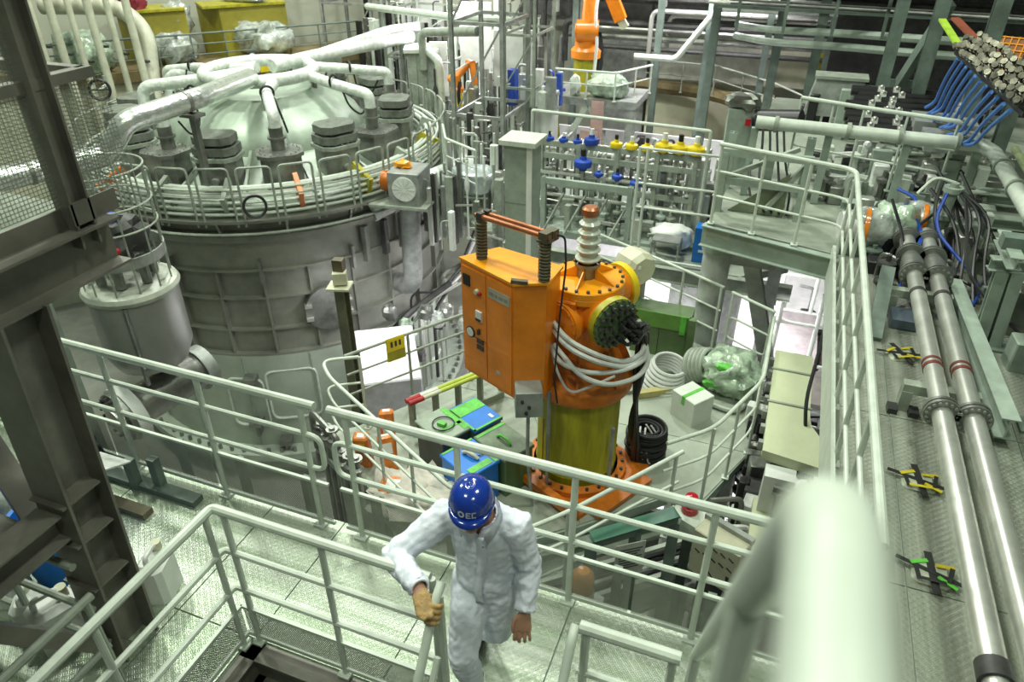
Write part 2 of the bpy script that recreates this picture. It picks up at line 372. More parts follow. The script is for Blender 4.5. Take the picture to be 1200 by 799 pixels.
obj('upper_post', MB().hbeam((XG+.02, 2.33, 2.40), (XG+.02, 2.36, 4.6), .11, .11, .012, (0, 1, 0)), brown_s, g)
obj('post_bracket', MB().bb(XG+.06, XG+.075, 2.27, 2.40, 2.52, 2.63), brown_s, g)
obj('toe_plate', MB().bb(XG-.012, XG, -1.5, 2.60, 2.49, 2.60), brown_s, g)
obj('top_rail', MB().bb(XG-.03, XG+.03, -1.5, 2.66, 3.14, 3.19), brown_s, g)
obj('top_rail', MB().bb(XG-1.6, XG, 2.60, 2.65, 3.14, 3.19), brown_s, g)
obj('upper_column', MB().hbeam((XG-.25, 2.05, 3.2), (XG-.3, 2.1, 5.0), .16, .16, .014, (0, 1, 0)), brown_s, g)
for a, b in ((-1.5, 1.0), (1.0, 2.3), (2.37, 2.72)): obj('wire_panel', MB().bb(XG+.008, XG+.011, a, b, 2.62, 3.14), cage_m, g)
for a, b in ((-1.5, 2.3),): obj('wire_panel', MB().bb(XG+.008, XG+.011, a, b, 3.19, 4.4), cage_m, g)
obj('wire_panel', MB().bb(XG-1.6, XG, 2.62, 2.623, 2.62, 3.14), cage_m, g)
obj('walk_plate', MB().bb(XG-1.6, XG-.12, -1.5, 2.55, 2.47, 2.485), deck_m, g)
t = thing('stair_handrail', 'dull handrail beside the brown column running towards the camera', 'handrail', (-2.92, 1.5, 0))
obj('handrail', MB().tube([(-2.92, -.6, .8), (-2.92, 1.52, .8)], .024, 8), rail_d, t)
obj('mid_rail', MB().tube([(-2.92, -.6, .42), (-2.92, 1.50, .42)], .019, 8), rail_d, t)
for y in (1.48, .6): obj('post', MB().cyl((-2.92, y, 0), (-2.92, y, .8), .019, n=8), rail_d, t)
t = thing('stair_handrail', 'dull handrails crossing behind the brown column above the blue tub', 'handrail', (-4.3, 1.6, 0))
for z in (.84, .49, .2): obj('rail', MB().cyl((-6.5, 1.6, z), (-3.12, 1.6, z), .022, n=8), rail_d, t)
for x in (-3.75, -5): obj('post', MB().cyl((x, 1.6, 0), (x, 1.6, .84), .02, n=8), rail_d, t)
# tub and plastic containers below the gantry
t = obj('tub', MB().lathe([(0, 0), (.20, 0), (.24, .02), (.30, .42), (.32, .43), (.32, .455), (.29, .455), (.23, .04), (0, .035)], (-3.98, 2.08, 0), 28), blue_l)
tag(t, 'round bright blue plastic tub on the walkway behind the brown column', 'tub')
def jug(x, y, rz, label, s=1.):
    t = thing('jug', label, 'jug', (x, y, 0), 'white plastic jugs below the brown gantry'); m = T(x, y, 0, rz)
    b = MB(m); b.cbox((0, 0, .13*s), (.20*s, .15*s, .26*s), .035); obj('body', b, white_m, t)
    b = MB(m); b.tube([(-.06*s, 0, .25*s), (-.06*s, 0, .31*s), (.04*s, 0, .31*s), (.06*s, 0, .25*s)], .014*s, 8, .03); obj('handle', b, white_m, t)
    b = MB(m); b.cyl((.06*s, 0, .25*s), (.06*s, 0, .31*s), .026*s, n=12); obj('cap', b, cream, t); return t
jug(-3.52, 1.80, .6, 'white jug standing closest to the blue tub'); jug(-3.26, 2.12, 1.9, 'cream jug half hidden right of the brown column', 1.2)
jug(-3.80, 1.62, 2.2, 'white jug in front of the blue tub by the railing'); jug(-4.15, 1.72, .3, 'white jug farthest left of the blue tub', 1.3)
jug(-3.55, 1.62, 1.2, 'white jug lowest in the picture between the dull rails', 1.3); jug(-3.98, 1.35, 2.6, 'large white jug beside the low dull rail post', 1.4)
def bag(x, y, z, s, seed, label, mat, name='bag', cat='bag', group=None, amp=.3):
    o = obj(name, MB().blob((x, y, z+s[2]), s, seed, 12, amp), mat, sharp=60); tag(o, label, cat, group); return o
bag(-4.6, 2.3, 0, (.28, .22, .16), 3, 'clear plastic bag behind the blue tub', film)
bag(-5.0, 1.9, 0, (.35, .28, .14), 4, 'crumpled blue sheet left of the blue tub', blue, cat='sheet', name='sheet')
bag(-4.7, 1.3, 0, (.40, .3, .2), 5, 'pale sack at the lower left corner', cream, name='sack', cat='sack')
# little sign stand and valve by the walkway rail at left
t = thing('sign_stand', 'small tilted white notice plate on a low stand at the walkway left', 'sign', (-4.45, 2.75, 0))
b = MB(); b.box((-4.26, 2.62, .36), (.30, .36, .012), M.Rotation(R(-24), 3, 'X')); obj('plate', b, white_m, t)
b = MB()
for k in range(6): b.box((-4.26, 2.50+.045*k, .368-.02+.0-.019*k+.03), (.2-.02*(k % 3), .008, .002), M.Rotation(R(-24), 3, 'X'))
obj('lettering', b, dark_s, t)
for x, y, h in ((-4.16, 2.80, .28), (-3.98, 2.86, .30)): obj('leg', MB().bb(x-.035, x+.035, y-.03, y+.03, 0, h), green_d, t)
t = thing('pump', 'small black valve lying behind the tilted notice plate', 'valve', (-4.75, 3.25, -.2))
obj('body', MB().blob((-4.72, 2.86, .12), (.14, .10, .12), 2, 8, .5), black, t); obj('handwheel', MB().ring((-4.72, 2.86, .24), .10, .012, 20, 6, (.3, 0, 1)), black, t)
t = thing('timber', 'low timber block and channel lying on the walkway by the notice stand', 'timber', (-4, 2.7, 0))
obj('block', MB().bb(-4.3, -3.85, 2.55, 2.64, 0, .05), pm('old_timber', (.16, .14, .09), .8), t); obj('channel', MB().bb(-5.2, -3.6, 2.78, 2.88, 0, .05), green_d, t); obj('stub', MB().bb(-3.97, -3.9, 2.25, 2.32, 0, .16), green_d, t)
# ---------------------------------------------------------------- worker
# every limb is a chain of rings with elliptical sections; the chains are fused by a voxel remesh
def ell(mb, pts, rad, n=14, up=(0, -1, 0)):
    """lofted limb: rad entries r or (rx, ry); rx along side, ry along up"""
    pts = [V(p) for p in pts]; vs = []; m = len(pts); up = V(up)
    for i, p in enumerate(pts):
        d = (pts[min(i+1, m-1)] - pts[max(i-1, 0)]).normalized()
        u = d.cross(up).normalized(); v = u.cross(d).normalized()
        rx, ry = rad[i] if isinstance(rad[i], tuple) else (rad[i], rad[i])
        for j in range(n):
            a = 2*math.pi*j/n; vs.append(p + u*math.cos(a)*rx + v*math.sin(a)*ry)
    fs = [(i*n+j, i*n+(j+1) % n, (i+1)*n+(j+1) % n, (i+1)*n+j) for i in range(m-1) for j in range(n)]
    fs += [tuple(range(n-1, -1, -1)), tuple(range((m-1)*n, m*n))]
    mb.add(vs, fs)
    for k in (0, m-1):
        r = rad[k] if isinstance(rad[k], tuple) else (rad[k], rad[k]); mb.sph(pts[k], min(r)*.98, 8)
def fuse(name, mb, mats, org, vox, smooth, disp=None):
    me = bpy.data.meshes.new(name); me.from_pydata([p-org for p in mb.v], [], mb.f); me.update()
    tmp = bpy.data.objects.new('tmp', me); C.objects.link(tmp)
    r = tmp.modifiers.new('r', 'REMESH'); r.mode = 'VOXEL'; r.voxel_size = vox
    s = tmp.modifiers.new('s', 'SMOOTH'); s.iterations = smooth; s.factor = .5
    dg = bpy.context.evaluated_depsgraph_get(); ev = tmp.evaluated_get(dg)
    out = bpy.data.meshes.new_from_object(ev); bpy.data.objects.remove(tmp); out.name = name
    if disp: 
        out.update(); ns = [v.normal.copy() for v in out.vertices]
        for v, nn in zip(out.vertices, ns): v.co += nn * disp(v.co + org)
    out.polygons.foreach_set('use_smooth', [True]*len(out.polygons))
    out.materials.clear()
    for m in mats: out.materials.append(m)
    return out
skin = pm('skin', (.47, .25, .17), .5, 0, .12, 14); glove = pm('tan_work_glove', (.50, .32, .13), .7, 0, .25, 20, .3, 60)
hair = pm('black_hair', (.015, .012, .01), .6); suit = pm('white_coverall', (.75, .78, .89), .75, 0, .06, 5, .35, 22)
helm = pm('blue_helmet', (.006, .035, .30), .16, 0, .1, 3, coat=.6)
PO = V((-1.05, 2.34, 0))
man = thing('person', 'worker in white coverall and blue helmet looking down, gloved hand on the stair rail', 'person', PO)
# joints (his right is the picture's left)
hip = V((-1.045, 2.37, .79)); neck = V((-1.055, 2.325, 1.315))
hc = V((-1.062, 2.24, 1.425))                         # head centre, tipped forward
shR, elR, wrR = V((-1.250, 2.345, 1.205)), V((-1.445, 2.12, 1.06)), V((-1.225, 1.955, 1.125))
shL, elL, wrL = V((-.885, 2.385, 1.215)), V((-.815, 2.375, .975)), V((-.785, 2.225, .800))
body = MB()
def torso(m, g):
    ell(m, [hip+V((0, 0, -.09)), hip+V((0, 0, .03)), (-1.05, 2.385, .94), (-1.06, 2.39, 1.07), (-1.06, 2.38, 1.18), (-1.06, 2.36, 1.245), (-1.055, 2.335, 1.29)],
        [(.140+g, .105+g), (.160+g, .115+g), (.150+g, .112+g), (.165+g, .120+g), (.175+g, .112+g), (.14+g, .09+g), (.066+g, .062+g)], 20)
def arms(m, g, cuffs=False):
    ell(m, [shR+V((.10, 0, .0)), shR, shR.lerp(elR, .5), elR], [(.07+g), .072+g, .056+g, .047+g]); ell(m, [elR, elR.lerp(wrR, .4), wrR], [.047+g, .046+g, .036+g])
    ell(m, [shL+V((-.10, 0, .0)), shL, shL.lerp(elL, .5), elL], [(.07+g), .072+g, .056+g, .047+g]); ell(m, [elL, elL.lerp(wrL, .4), wrL], [.047+g, .046+g, .032+g*1.1])
knR, anR = V((-1.085, 2.10, .45)), V((-1.075, 2.19, .11)); knL, anL = V((-.975, 2.33, .44)), V((-1.17, 2.53, .11))
def legs(m, g):
    ell(m, [hip+V((-.085, 0, -.05)), hip.lerp(knR, .35)+V((-.05, 0, 0)), knR, knR.lerp(anR, .35), anR], [.098+g, .086+g, .056+g, .055+g, .042+g], 14)
    ell(m, [hip+V((.085, 0, -.05)), hip.lerp(knL, .35)+V((.05, 0, 0)), knL, knL.lerp(anL, .35), anL], [.098+g, .086+g, .056+g, .055+g, .042+g], 14)
torso(body, -.012); arms(body, -.006); legs(body, -.01)
ell(body, [(-1.055, 2.345, 1.27), neck, hc+V((0, .02, -.05))], [.062, .055, .053])
# head: tipped about 35 degrees, face towards the camera and down
tilt = M.Rotation(R(17), 3, 'Z') @ M.Rotation(R(3), 3, 'X')       # local -Y is the face, +Z the crown
HS = .93
def H(x, y, z): return hc + tilt @ (V((x, y, z))*HS)
def hsph(m, p, r, sc, n=10):
    m.m = M.Translation(hc) @ tilt.to_4x4() @ M.Scale(HS, 4); m.sph(p, r, n, sc); m.m = None
hsph(body, (0, .01, .02), .1, (.78, .98, 1.10), 12); hsph(body, (0, -.03, -.055), .07, (.82, .80, .85)); hsph(body, (0, -.058, -.098), .03, (1.1, .9, .8))
hsph(body, (0, -.104, -.025), .017, (.8, 1.1, 1.5)); hsph(body, (0, -.098, -.012), .012, (.8, 1, 2.0))
hsph(body, (0, -.092, -.066), .018, (1.5, .7, .45)); hsph(body, (0, -.088, -.08), .018, (1.3, .7, .45))
for s in (-1, 1):
    hsph(body, (s*.079, .012, -.012), .024, (.4, .8, 1.25)); hsph(body, (s*.033, -.075, .018), .028, (1.1, .6, .4))
# gloved hand closed round the rail end, bare hand hanging
def finger(m, pts, r0, r1): ell(m, pts, [r0 + (r1-r0)*i/(len(pts)-1) for i in range(len(pts))], 8, (.3, .9, .2))
RX = V((-1.12, 1.895, 1.05)); ra = V((0, -.595, -.804)).normalized()     # rail axis (downhill)
ru = V((-1, 0, 0)); rn = ra.cross(ru).normalized()                        # ru away from rail on the hand side, rn above the rail
if rn.z < 0: rn = -rn
hb = RX + rn*.050 - ra*.008 + ru*.02
ell(body, [wrR, wrR.lerp(hb, .5)+V((0, 0, .012)), hb, hb+V((.03, -.01, -.005))], [(.030, .027), (.042, .024), (.046, .021), (.040, .018)], 12, (0, 0, 1))
for i, (L, rr) in enumerate(((.95, .0115), (1.05, .0122), (1.0, .0115), (.82, .010))):
    o = RX + ra*(-.040 + .027*i)
    k = [o + (rn*math.cos(a) + -ru*math.sin(a))*.0355*(1 if a else 1.12) for a in (-.35, .30, 1.0, 1.7*L, 2.3*L)]
    finger(body, k, rr*1.12, rr*.86)
o = RX + ra*(-.052)
finger(body, [hb - ra*.025 + ru*.02, o + ru*.037 + rn*.025 - ra*.012, o + ru*.038 - rn*.010 - ra*.012, o + ru*.018 - rn*.037 - ra*.008], .0145, .0105)
pl = wrL + V((.005, -.028, -.075)); hd = (pl-wrL).normalized(); side = V((1, .22, 0)).normalized(); nrm = hd.cross(side).normalized()
ell(body, [wrL+V((0, .005, .02)), wrL.lerp(pl, .45), pl, pl+hd*.02], [(.028, .023), (.039, .019), (.045, .0165), (.043, .015)], 12, nrm)
for i, (off, L, rr) in enumerate(((-.033, .082, .0106), (-.0115, .092, .0112), (.0110, .087, .0107), (.032, .070, .0094))):
    b0 = pl + hd*.022 + side*off; sp = side*off*.22
    fw = V((0, -.35, 0)) if nrm.y > 0 else V((0, -.35, 0))
    p1 = b0 + (hd + fw*.25).normalized()*L*.45 + sp; p2 = p1 + (hd + V((0, .35, 0)) + V((-.1, 0, 0))).normalized()*L*.32; p3 = p2 + (hd*.7 + V((0, .75, 0)) + V((-.1, 0, 0))).normalized()*L*.26
    finger(body, [b0 - hd*.012, b0, p1, p2, p3], rr*1.08, rr*.80)
tb = wrL + hd*.022 - side*.030
finger(body, [tb, tb + (hd - side*.75 + V((0, -.3, 0))).normalized()*.034, tb + (hd*1.2 - side*.42 + V((0, -.35, 0))).normalized()*.068, tb + (hd*1.3 - side*.25 + V((0, -.2, 0))).normalized()*.090], .0125, .0088)
# shoes
for a in (anR, anL):
    ell(body, [a+V((0, .07, -.045)), a+V((0, .0, -.05)), a+V((0, -.10, -.065)), a+V((0, -.18, -.075))], [(.036, .042), (.042, .048), (.046, .034), (.036, .022)], 12, (0, 0, 1))
me = fuse('body', body, [skin, glove, hair, black], PO, .0042, 3)
for p in me.polygons:
    c = p.center + PO; lc = tilt.inverted() @ (c - hc)
    if (c - RX).length < .12 or (c - hb).length < .09: p.material_index = 1
    elif (c-hc).length < .15 and (lc.z > .045 or (lc.y > .0 and lc.z > -.04 and abs(lc.x) < .074)): p.material_index = 2
    elif (c-hc).length < .15 and abs(lc.z-.020) < .006 and lc.y < -.07 and .015 < abs(lc.x) < .052: p.material_index = 2
    elif c.z < .125: p.material_index = 3
bo = bpy.data.objects.new('body', me); C.objects.link(bo); bo.parent = man; ORG[bo] = PO
# coverall: looser than the body, open at the collar, gathered at cuffs
cv = MB(); torso(cv, .022); arms(cv, .019); legs(cv, .024)
ell(cv, [hip+V((0, .01, .06)), hip+V((0, .01, -.06)), hip+V((0, .01, -.16))], [(.18, .132), (.182, .138), (.155, .12)], 18)
ell(cv, [elR+V((.03, .02, .03)), elR, elR+V((.02, -.02, -.01))], [.06, .072, .066])
def wr(c):
    d = c - PO; s = 0
    for e, wgt in ((elR, 1.4), (elL, 1.1), (hip, .7), (knR, .9), (wrR, .8), (wrL, .8), (shR, .7), (shL, .7)):
        s += wgt*math.exp(-((c-e).length/.15)**2)
    q = NZ.noise(V((c.x*9, c.y*9, c.z*16))) ; q2 = NZ.noise(V((c.x*26+c.z*14, c.y*20, c.z*30-c.x*22)))
    rg = 1-abs(NZ.noise(V((c.x*11+c.z*6, c.y*11, c.z*12-c.x*7))))*2
    return .004*q + (.004 + .009*min(s, 1.4))*(q2*.75 + (rg-.5)*.6)
def cut(o, test):
    import bmesh
    bm = bmesh.new(); bm.from_mesh(o); bmesh.ops.delete(bm, geom=[f for f in bm.faces if test(f.calc_center_median() + PO)], context='FACES'); bm.to_mesh(o); bm.free()
cm = fuse('coverall', cv, [suit], PO, .0075, 4, wr)
dR, dL = (wrR-elR).normalized(), (wrL-elL).normalized()
def near(c, w_, d_, r): 
    q = c-w_; t_ = q.dot(d_); return t_ > (.022 if w_ is wrR else -.012) and t_ < .12 and (q-d_*t_).length < r
cut(cm, lambda c: near(c, wrR, dR, .075) or near(c, wrL, dL, .075) and c.x > -.865 or c.z < .075
    or (c-neck).length < .078 and c.z > 1.25 or (c.y < 2.27 and abs(c.x+1.045) < .034-(1.30-c.z)*.38 and c.z > 1.21))
co = bpy.data.objects.new('coverall', cm); C.objects.link(co); co.parent = man; ORG[co] = PO
sm = co.modifiers.new('thickness', 'SOLIDIFY'); sm.thickness = .003; sm.offset = -1
# collar, placket with snap, cuffs, chest pocket seam
b = MB()
for s in (-1, 1):
    pts = [(-1.055+s*.02, 2.425, 1.33), (-1.055+s*.08, 2.38, 1.325), (-1.055+s*.09, 2.295, 1.30), (-1.048+s*.042, 2.235, 1.235)]
    f = fillet([V(p) for p in pts], .06); vs = []
    for i, p in enumerate(f): vs += [p + V((0, 0, -.025)), p + V((s*.010, -.004, .024)), p + V((s*.026, -.012, -.022))]
    b.add(vs, [(3*i+k, 3*i+3+k, 3*i+4+k, 3*i+1+k) for i in range(len(f)-1) for k in (0, 1)])
cl = obj('collar', b, suit, co); sm = cl.modifiers.new('thickness', 'SOLIDIFY'); sm.thickness = .004
from mathutils.bvhtree import BVHTree
bvh = BVHTree.FromPolygons([v.co + PO for v in cm.vertices], [tuple(p.vertices) for p in cm.polygons])
def front(x, z):
    h = bvh.ray_cast(V((x, 1.85, z)), V((0, 1, 0))); return h[0].y if h[0] else 2.26
b = MB(); vs = []; nn = 26
for i in range(nn):
    z = 1.215 - i*(.46)/(nn-1); x = -1.030 + .012*math.sin(i*.25)
    for dx in (-.022, .022): vs.append((x+dx, front(x+dx, z)-.005 - (.002 if dx > 0 else 0), z))
b.add(vs, [(2*i, 2*i+1, 2*i+3, 2*i+2) for i in range(nn-1)])
pk = obj('placket', b, suit, co); sm = pk.modifiers.new('thickness', 'SOLIDIFY'); sm.thickness = .006
b = MB(); b.sph((-1.012, front(-1.012, 1.165)-.006, 1.165), .008, 6); obj('snap_button', b, dark_s, co)
for w_, d_, l in ((wrR, dR, .042), (wrL, dL, .038)):
    obj('cuff', MB().lathe([(l+.006, -.045), (l+.008, -.01), (l+.004, 0), (l-.004, 0), (l-.002, -.03)], w_ + d_*(.030 if w_ is wrR else -.006), 20, d_), suit, co)
b = MB(); vs = []
for i in range(12):
    x = -1.17 + .09*i/11; y = front(x, 1.07); vs += [(x, y-.004, 1.074), (x, y-.004, 1.066)]
b.add(vs, [(2*i, 2*i+1, 2*i+3, 2*i+2) for i in range(11)]); obj('pocket_flap', b, suit, co)
# helmet
hm = M.Translation(H(0, .012, .035)) @ tilt.to_4x4() @ M.Rotation(R(2), 4, 'X') @ M.Scale(.90, 4)
b = MB(hm @ M.Diagonal((1.0, 1.16, 1.0, 1))); 
b.lathe([(.118, -.012), (.119, .0), (.116, .03), (.108, .065), (.090, .096), (.060, .116), (.030, .1245), (0, .126)], (0, 0, 0), 40)
he = obj('helmet', b, helm, man, 'blue safety helmet with a white emblem', sharp=60); sm = he.modifiers.new('thickness', 'SOLIDIFY'); sm.thickness = .004
b = MB(hm); vs = []
for i in range(25):
    a = R(-90 - 74 + 148*i/24); k = max(0, math.cos((i-12)/12*math.pi/2))
    r0 = V((math.cos(a)*.117, math.sin(a)*.117*1.16, .004)); r1 = r0*(1 + .34*k**1.2) + V((0, 0, -.020*k - .002)); vs += [r0, r0.lerp(r1, .5)+V((0, 0, .004)), r1]
b.add(vs, [(3*i+k, 3*i+3+k, 3*i+4+k, 3*i+1+k) for i in range(24) for k in (0, 1)])
br = obj('brim', b, helm, he, sharp=60); sm = br.modifiers.new('thickness', 'SOLIDIFY'); sm.thickness = .005
b = MB(hm @ M.Diagonal((1.0, 1.16, 1.0, 1))); b.lathe([(.120, -.014), (.1235, -.010), (.1235, .002), (.120, .006)], (0, 0, 0), 40); obj('rim', b, helm, he)
b = MB(hm)
for s in (-1, 0, 1):
    pts = []
    for i in range(9):
        a = -.55 + 1.25*i/8; pts.append((s*.026, math.sin(a)*.128*1.08, math.cos(a)*.1215*(1-.03*abs(s))+.002))
    b.tube(pts, .0055, 6)
obj('ridge', b, helm, he)
# emblem: a white ring mark and a block mark on the front of the helmet
def hp(x, z, o=.0016):
    y = -1.16*math.sqrt(max(0, (.1175-max(0, z-.02)*.22)**2 - x*x)) - o; return (x, y, z)
wht = pm('white_print', (.62, .66, .72), .4)
b = MB(hm); nn = 18; vs = []
for i in range(nn):
    a = 2*math.pi*i/nn
    for r_ in (.0095, .0175): vs.append(hp(-.040+r_*math.cos(a), .036+r_*math.sin(a)))
b.add(vs, [(2*i, 2*i+1, (2*i+3) % (2*nn), (2*i+2) % (2*nn)) for i in range(nn)])
for x0, x1, z0, z1 in ((-.010, -.006, .022, .046), (-.010, .008, .042, .046), (-.010, .006, .032, .0355), (-.010, .008, .022, .026),
                       (.012, .016, .022, .046), (.012, .028, .042, .046), (.012, .028, .022, .026)):
    x0, x1, z0, z1 = x0*1.35, x1*1.35, .036+(z0-.034)*1.35, .036+(z1-.034)*1.35; b.add([hp(x0, z0), hp(x1, z0), hp(x1, z1), hp(x0, z1)], [(0, 1, 2, 3)])
obj('emblem', b, wht, he, 'white ring and letter emblem on the helmet front')
# ---------------------------------------------------------------- machine platform, 2 m below the walkway
ZP = -2.0
pl_poly = [(-4.85, 5.80), (-2.40, 4.42), (-2.05, 4.85), (-1.30, 5.50), (-.50, 6.30), (-.10, 6.35), (.30, 7.4), (.32, 9.1), (-.35, 9.58), (-1.70, 10.35), (-2.75, 10.85), (-3.02, 8.5), (-4.50, 6.15)]
pf = struct('floor_machine_platform', MB().prism(pl_poly, ZP-.14, ZP-.012), green_s)
obj('plate', MB().prism([(-4.82, 5.82), (-2.40, 4.45), (-2.07, 4.87), (-1.32, 5.52), (-2.6, 7.4), (-3.70, 7.4), (-4.49, 6.14)], ZP-.011, ZP), deck_m, pf)
obj('plate', MB().prism([(-1.31, 5.53), (-.51, 6.32), (-.12, 6.37), (.29, 7.4), (-2.59, 7.4)], ZP-.011, ZP), deck_m, pf)
obj('plate', MB().prism([(-3.69, 7.41), (.29, 7.41), (.31, 9.09), (-.36, 9.56), (-1.7, 10.33), (-2.74, 10.83), (-3.01, 8.5)], ZP-.011, ZP), deck_m, pf)
t = thing('front_step', 'dark grey steel steps below the front edge of the machine platform', 'steps', (-1.2, 5.2, -2.6))
for k in range(3): o = V((.72, -.72, 0))*(.14+.27*k); obj('step', MB().beam(V((-2.05, 4.85, -2.28-.2*k))+o, V((-.50, 6.30, -2.28-.2*k))+o, .26, .05), grey_s if k else rail_d, t)
# the orange machine: tank on a base, cabinet, bushing, bus bars
TX, TY = -1.635, 6.40
u = thing('high_voltage_unit', 'tall orange tank with a side cabinet and yellow lower body on the platform', 'machine', (TX, TY, ZP))
b = MB(T(TX+.02, TY, ZP, R(-28))); b.box((0, 0, .03), (1.25, 1.25, .06)); b.box((0, -.66, .12), (1.25, .10, .10)); b.box((.66, 0, .05), (.25, .9, .05)); obj('base_plate', b, orange_d, u)
obj('base_flange', MB().lathe([(.0, .06), (.60, .06), (.60, .13), (.50, .15)], (TX, TY, ZP), 40), orange_d, u)
bf = MB().bolts((TX, TY, ZP+.13), .555, 24, .02, .035); obj('base_bolts', bf, dark_s, u, stuff=True)
obj('lower_body', MB().lathe([(.465, .10), (.465, .20), (.475, .22), (.465, .24), (.465, 1.30), (.44, 1.36)], (TX, TY, ZP), 48), yellow_o, u)
obj('shoulder_ring', MB().lathe([(.44, 1.28), (.56, 1.30), (.575, 1.33), (.575, 1.44), (.555, 1.47), (.50, 1.53), (.40, 1.72), (.355, 1.82)], (TX, TY, ZP), 48), orange_d, u)
for k in range(8): 
    a = 2*math.pi*k/8+.2; d = V((math.cos(a), math.sin(a), 0)); p = V((TX, TY, ZP))
    obj('gusset', MB().beam(p+d*.54+V((0, 0, 1.47)), p+d*.37+V((0, 0, 1.85)), .02, .10, (0, 0, 1)), orange_d, u)
obj('upper_body', MB().lathe([(.350, 1.75), (.350, 2.46)], (TX, TY, ZP), 48), orange, u)
obj('top_flange', MB().lathe([(.33, 2.42), (.395, 2.43), (.395, 2.485), (.39, 2.49), (.395, 2.495), (.395, 2.555), (.385, 2.565), (0, 2.575)], (TX, TY, ZP), 48), amber, u)
obj('flange_bolts', MB().bolts((TX, TY, ZP+2.56), .365, 20, .018, .03), brass_b, u, stuff=True)
for k in range(5):
    a = 2*math.pi*k/5+.9; d = V((math.cos(a), math.sin(a), 0)); p = V((TX, TY, ZP+2.57))
    m = MB(); sd = V((-d.y, d.x, 0))*.006
    m.add([p+d*.34-sd, p+d*.09-sd, p+d*.09+V((0, 0, .13))-sd, p+d*.34+sd, p+d*.09+sd, p+d*.09+V((0, 0, .13))+sd], [(0, 1, 2), (5, 4, 3), (0, 3, 4, 1), (1, 4, 5, 2), (2, 5, 3, 0)])
    obj('lid_rib', m, amber, u)
bu = obj('bushing', MB().lathe([(.10, 2.57), (.10, 2.70), (.13, 2.70), (.13, 2.74)], (TX, TY, ZP), 24), steel_d, u)
prof = [(.085, 2.74)]
for k in range(5): z = 2.76+.092*k; prof += [(.092-.004*k, z), (.128-.006*k, z+.012), (.130-.006*k, z+.026), (.088-.004*k, z+.052)]
prof += [(.07, 3.24), (.0, 3.24)]
obj('insulator_sheds', MB().lathe(prof, (TX, TY, ZP), 28), pm('white_porcelain', (.62, .66, .57), .22, 0, .06, coat=.4), bu)
obj('bushing_cap', MB().lathe([(.06, 3.22), (.085, 3.24), (.085, 3.30), (.06, 3.32), (0, 3.32)], (TX, TY, ZP), 20), copper, bu)
def port(nd, z, r, ln, face, flange_m, studs, name):
    d = V((math.cos(nd), math.sin(nd), 0)); c = V((TX, TY, ZP+z)); e = c + d*(.35+ln)
    p = obj(name, MB().cyl(c+d*.25, e, r*.86, n=32), orange, u)
    obj('port_flange', MB().cyl(e-d*.03, e+d*.05, r, n=36), flange_m, p)
    obj('port_face', MB().cyl(e+d*.05, e+d*.065, r*.93, n=36), face, p)
    if studs:
        m = MB().bolts(e+d*.05, r*.95, 20, .012, .03, d)
        q = V((0, 0, 1)).rotation_difference(d)
        for rr, n in ((.30, 6), (.55, 11), (.76, 16)):
            for i in range(n):
                a = 2*math.pi*i/n; s = e + d*.06 + q @ V((r*rr*math.cos(a), r*rr*math.sin(a), 0)); m.cyl(s, s+d*.05, .022, n=6)
        obj('connector_studs', m, dark_s, p, stuff=True)
    else: obj('port_bolts', MB().bolts(e+d*.05, r*.9, 16, .012, .03, d), orange_d, p, stuff=True)
    return e, d
pe, pd = port(R(-40), 2.28, .27, .13, boxgreen, yellow_o, True, 'cable_port')
port(R(-112), 2.20, .27, .07, orange, orange, False, 'side_port'); port(R(60), 2.30, .25, .16, yellow_o, yellow, False, 'rear_port')
# cabinet
cp = [(-2.79, 5.86), (-2.10, 5.535), (-1.82, 5.66), (-1.80, 6.02), (-2.52, 6.20)]
zc0, zc1 = -.50, .80
cb = obj('cabinet', MB().prism(cp, zc0, zc1), orange, u)
obj('cabinet_roof', MB().prism([(-2.81, 5.865), (-2.10, 5.51), (-1.80, 5.645), (-1.78, 6.04), (-2.52, 6.225)], zc1, zc1+.025), amber, cb)
A, Bc = V((-2.79, 5.86, 0)), V((-2.10, 5.535, 0)); fd = (Bc-A).normalized(); L_ = (Bc-A).length; fn = V((fd.y, -fd.x, 0))
def face(x0, x1, z0, z1, t, name, mat, par=None, off=0):
    m = MB(); p = A + fd*((x0+x1)/2) + fn*(t/2+off); m.box((p.x, p.y, (z0+z1)/2), (x1-x0, t, z1-z0), math.atan2(fd.y, fd.x)); return obj(name, m, mat, par or cb)
def fdisc(x, z, r, t, name, mat, par=None, off=0):
    p = A + fd*x + V((0, 0, z)) + fn*off; return obj(name, MB().cyl(p, p+fn*t, r, n=20), mat, par or cb)
face(.03, .375, .0, .76, .012, 'control_panel', orange); face(.03, .375, -.46, -.015, .014, 'lower_panel', orange); face(.39, L_-.02, -.46, .76, .014, 'door', orange)
face(.05, .15, .56, .68, .01, 'display', black, None, .012); face(.42, .72, .55, .66, .004, 'name_plate', pm('grey_label', (.45, .43, .36), .5), None, .014)
for k, (x0, x1) in enumerate(((.44, .50), (.52, .55), (.57, .63), (.65, .69))): face(x0, x1, .585, .62, .002, 'lettering', pm('faded_print', (.30, .27, .22), .6), None, .018)
fdisc(.26, .55, .025, .035, 'knob', cream, None, .012); fdisc(.30, .535, .018, .03, 'button', red, None, .012)
face(.235, .32, .22, .33, .02, 'meter', white_m, None, .012); face(.24, .315, .22, .25, .004, 'meter_scale', dark_s, None, .032)
face(.26, .285, .06, .12, .03, 'lever', dark_s, None, .012)
fdisc(.14, .035, .062, .015, 'gauge_rim', dark_s, None, .012); fdisc(.14, .035, .05, .004, 'gauge_face', white_m, None, .027)
for z in (.0, -.075): face(.235, .335, z-.05, z, .012, 'vent', dark_s, None, .012)
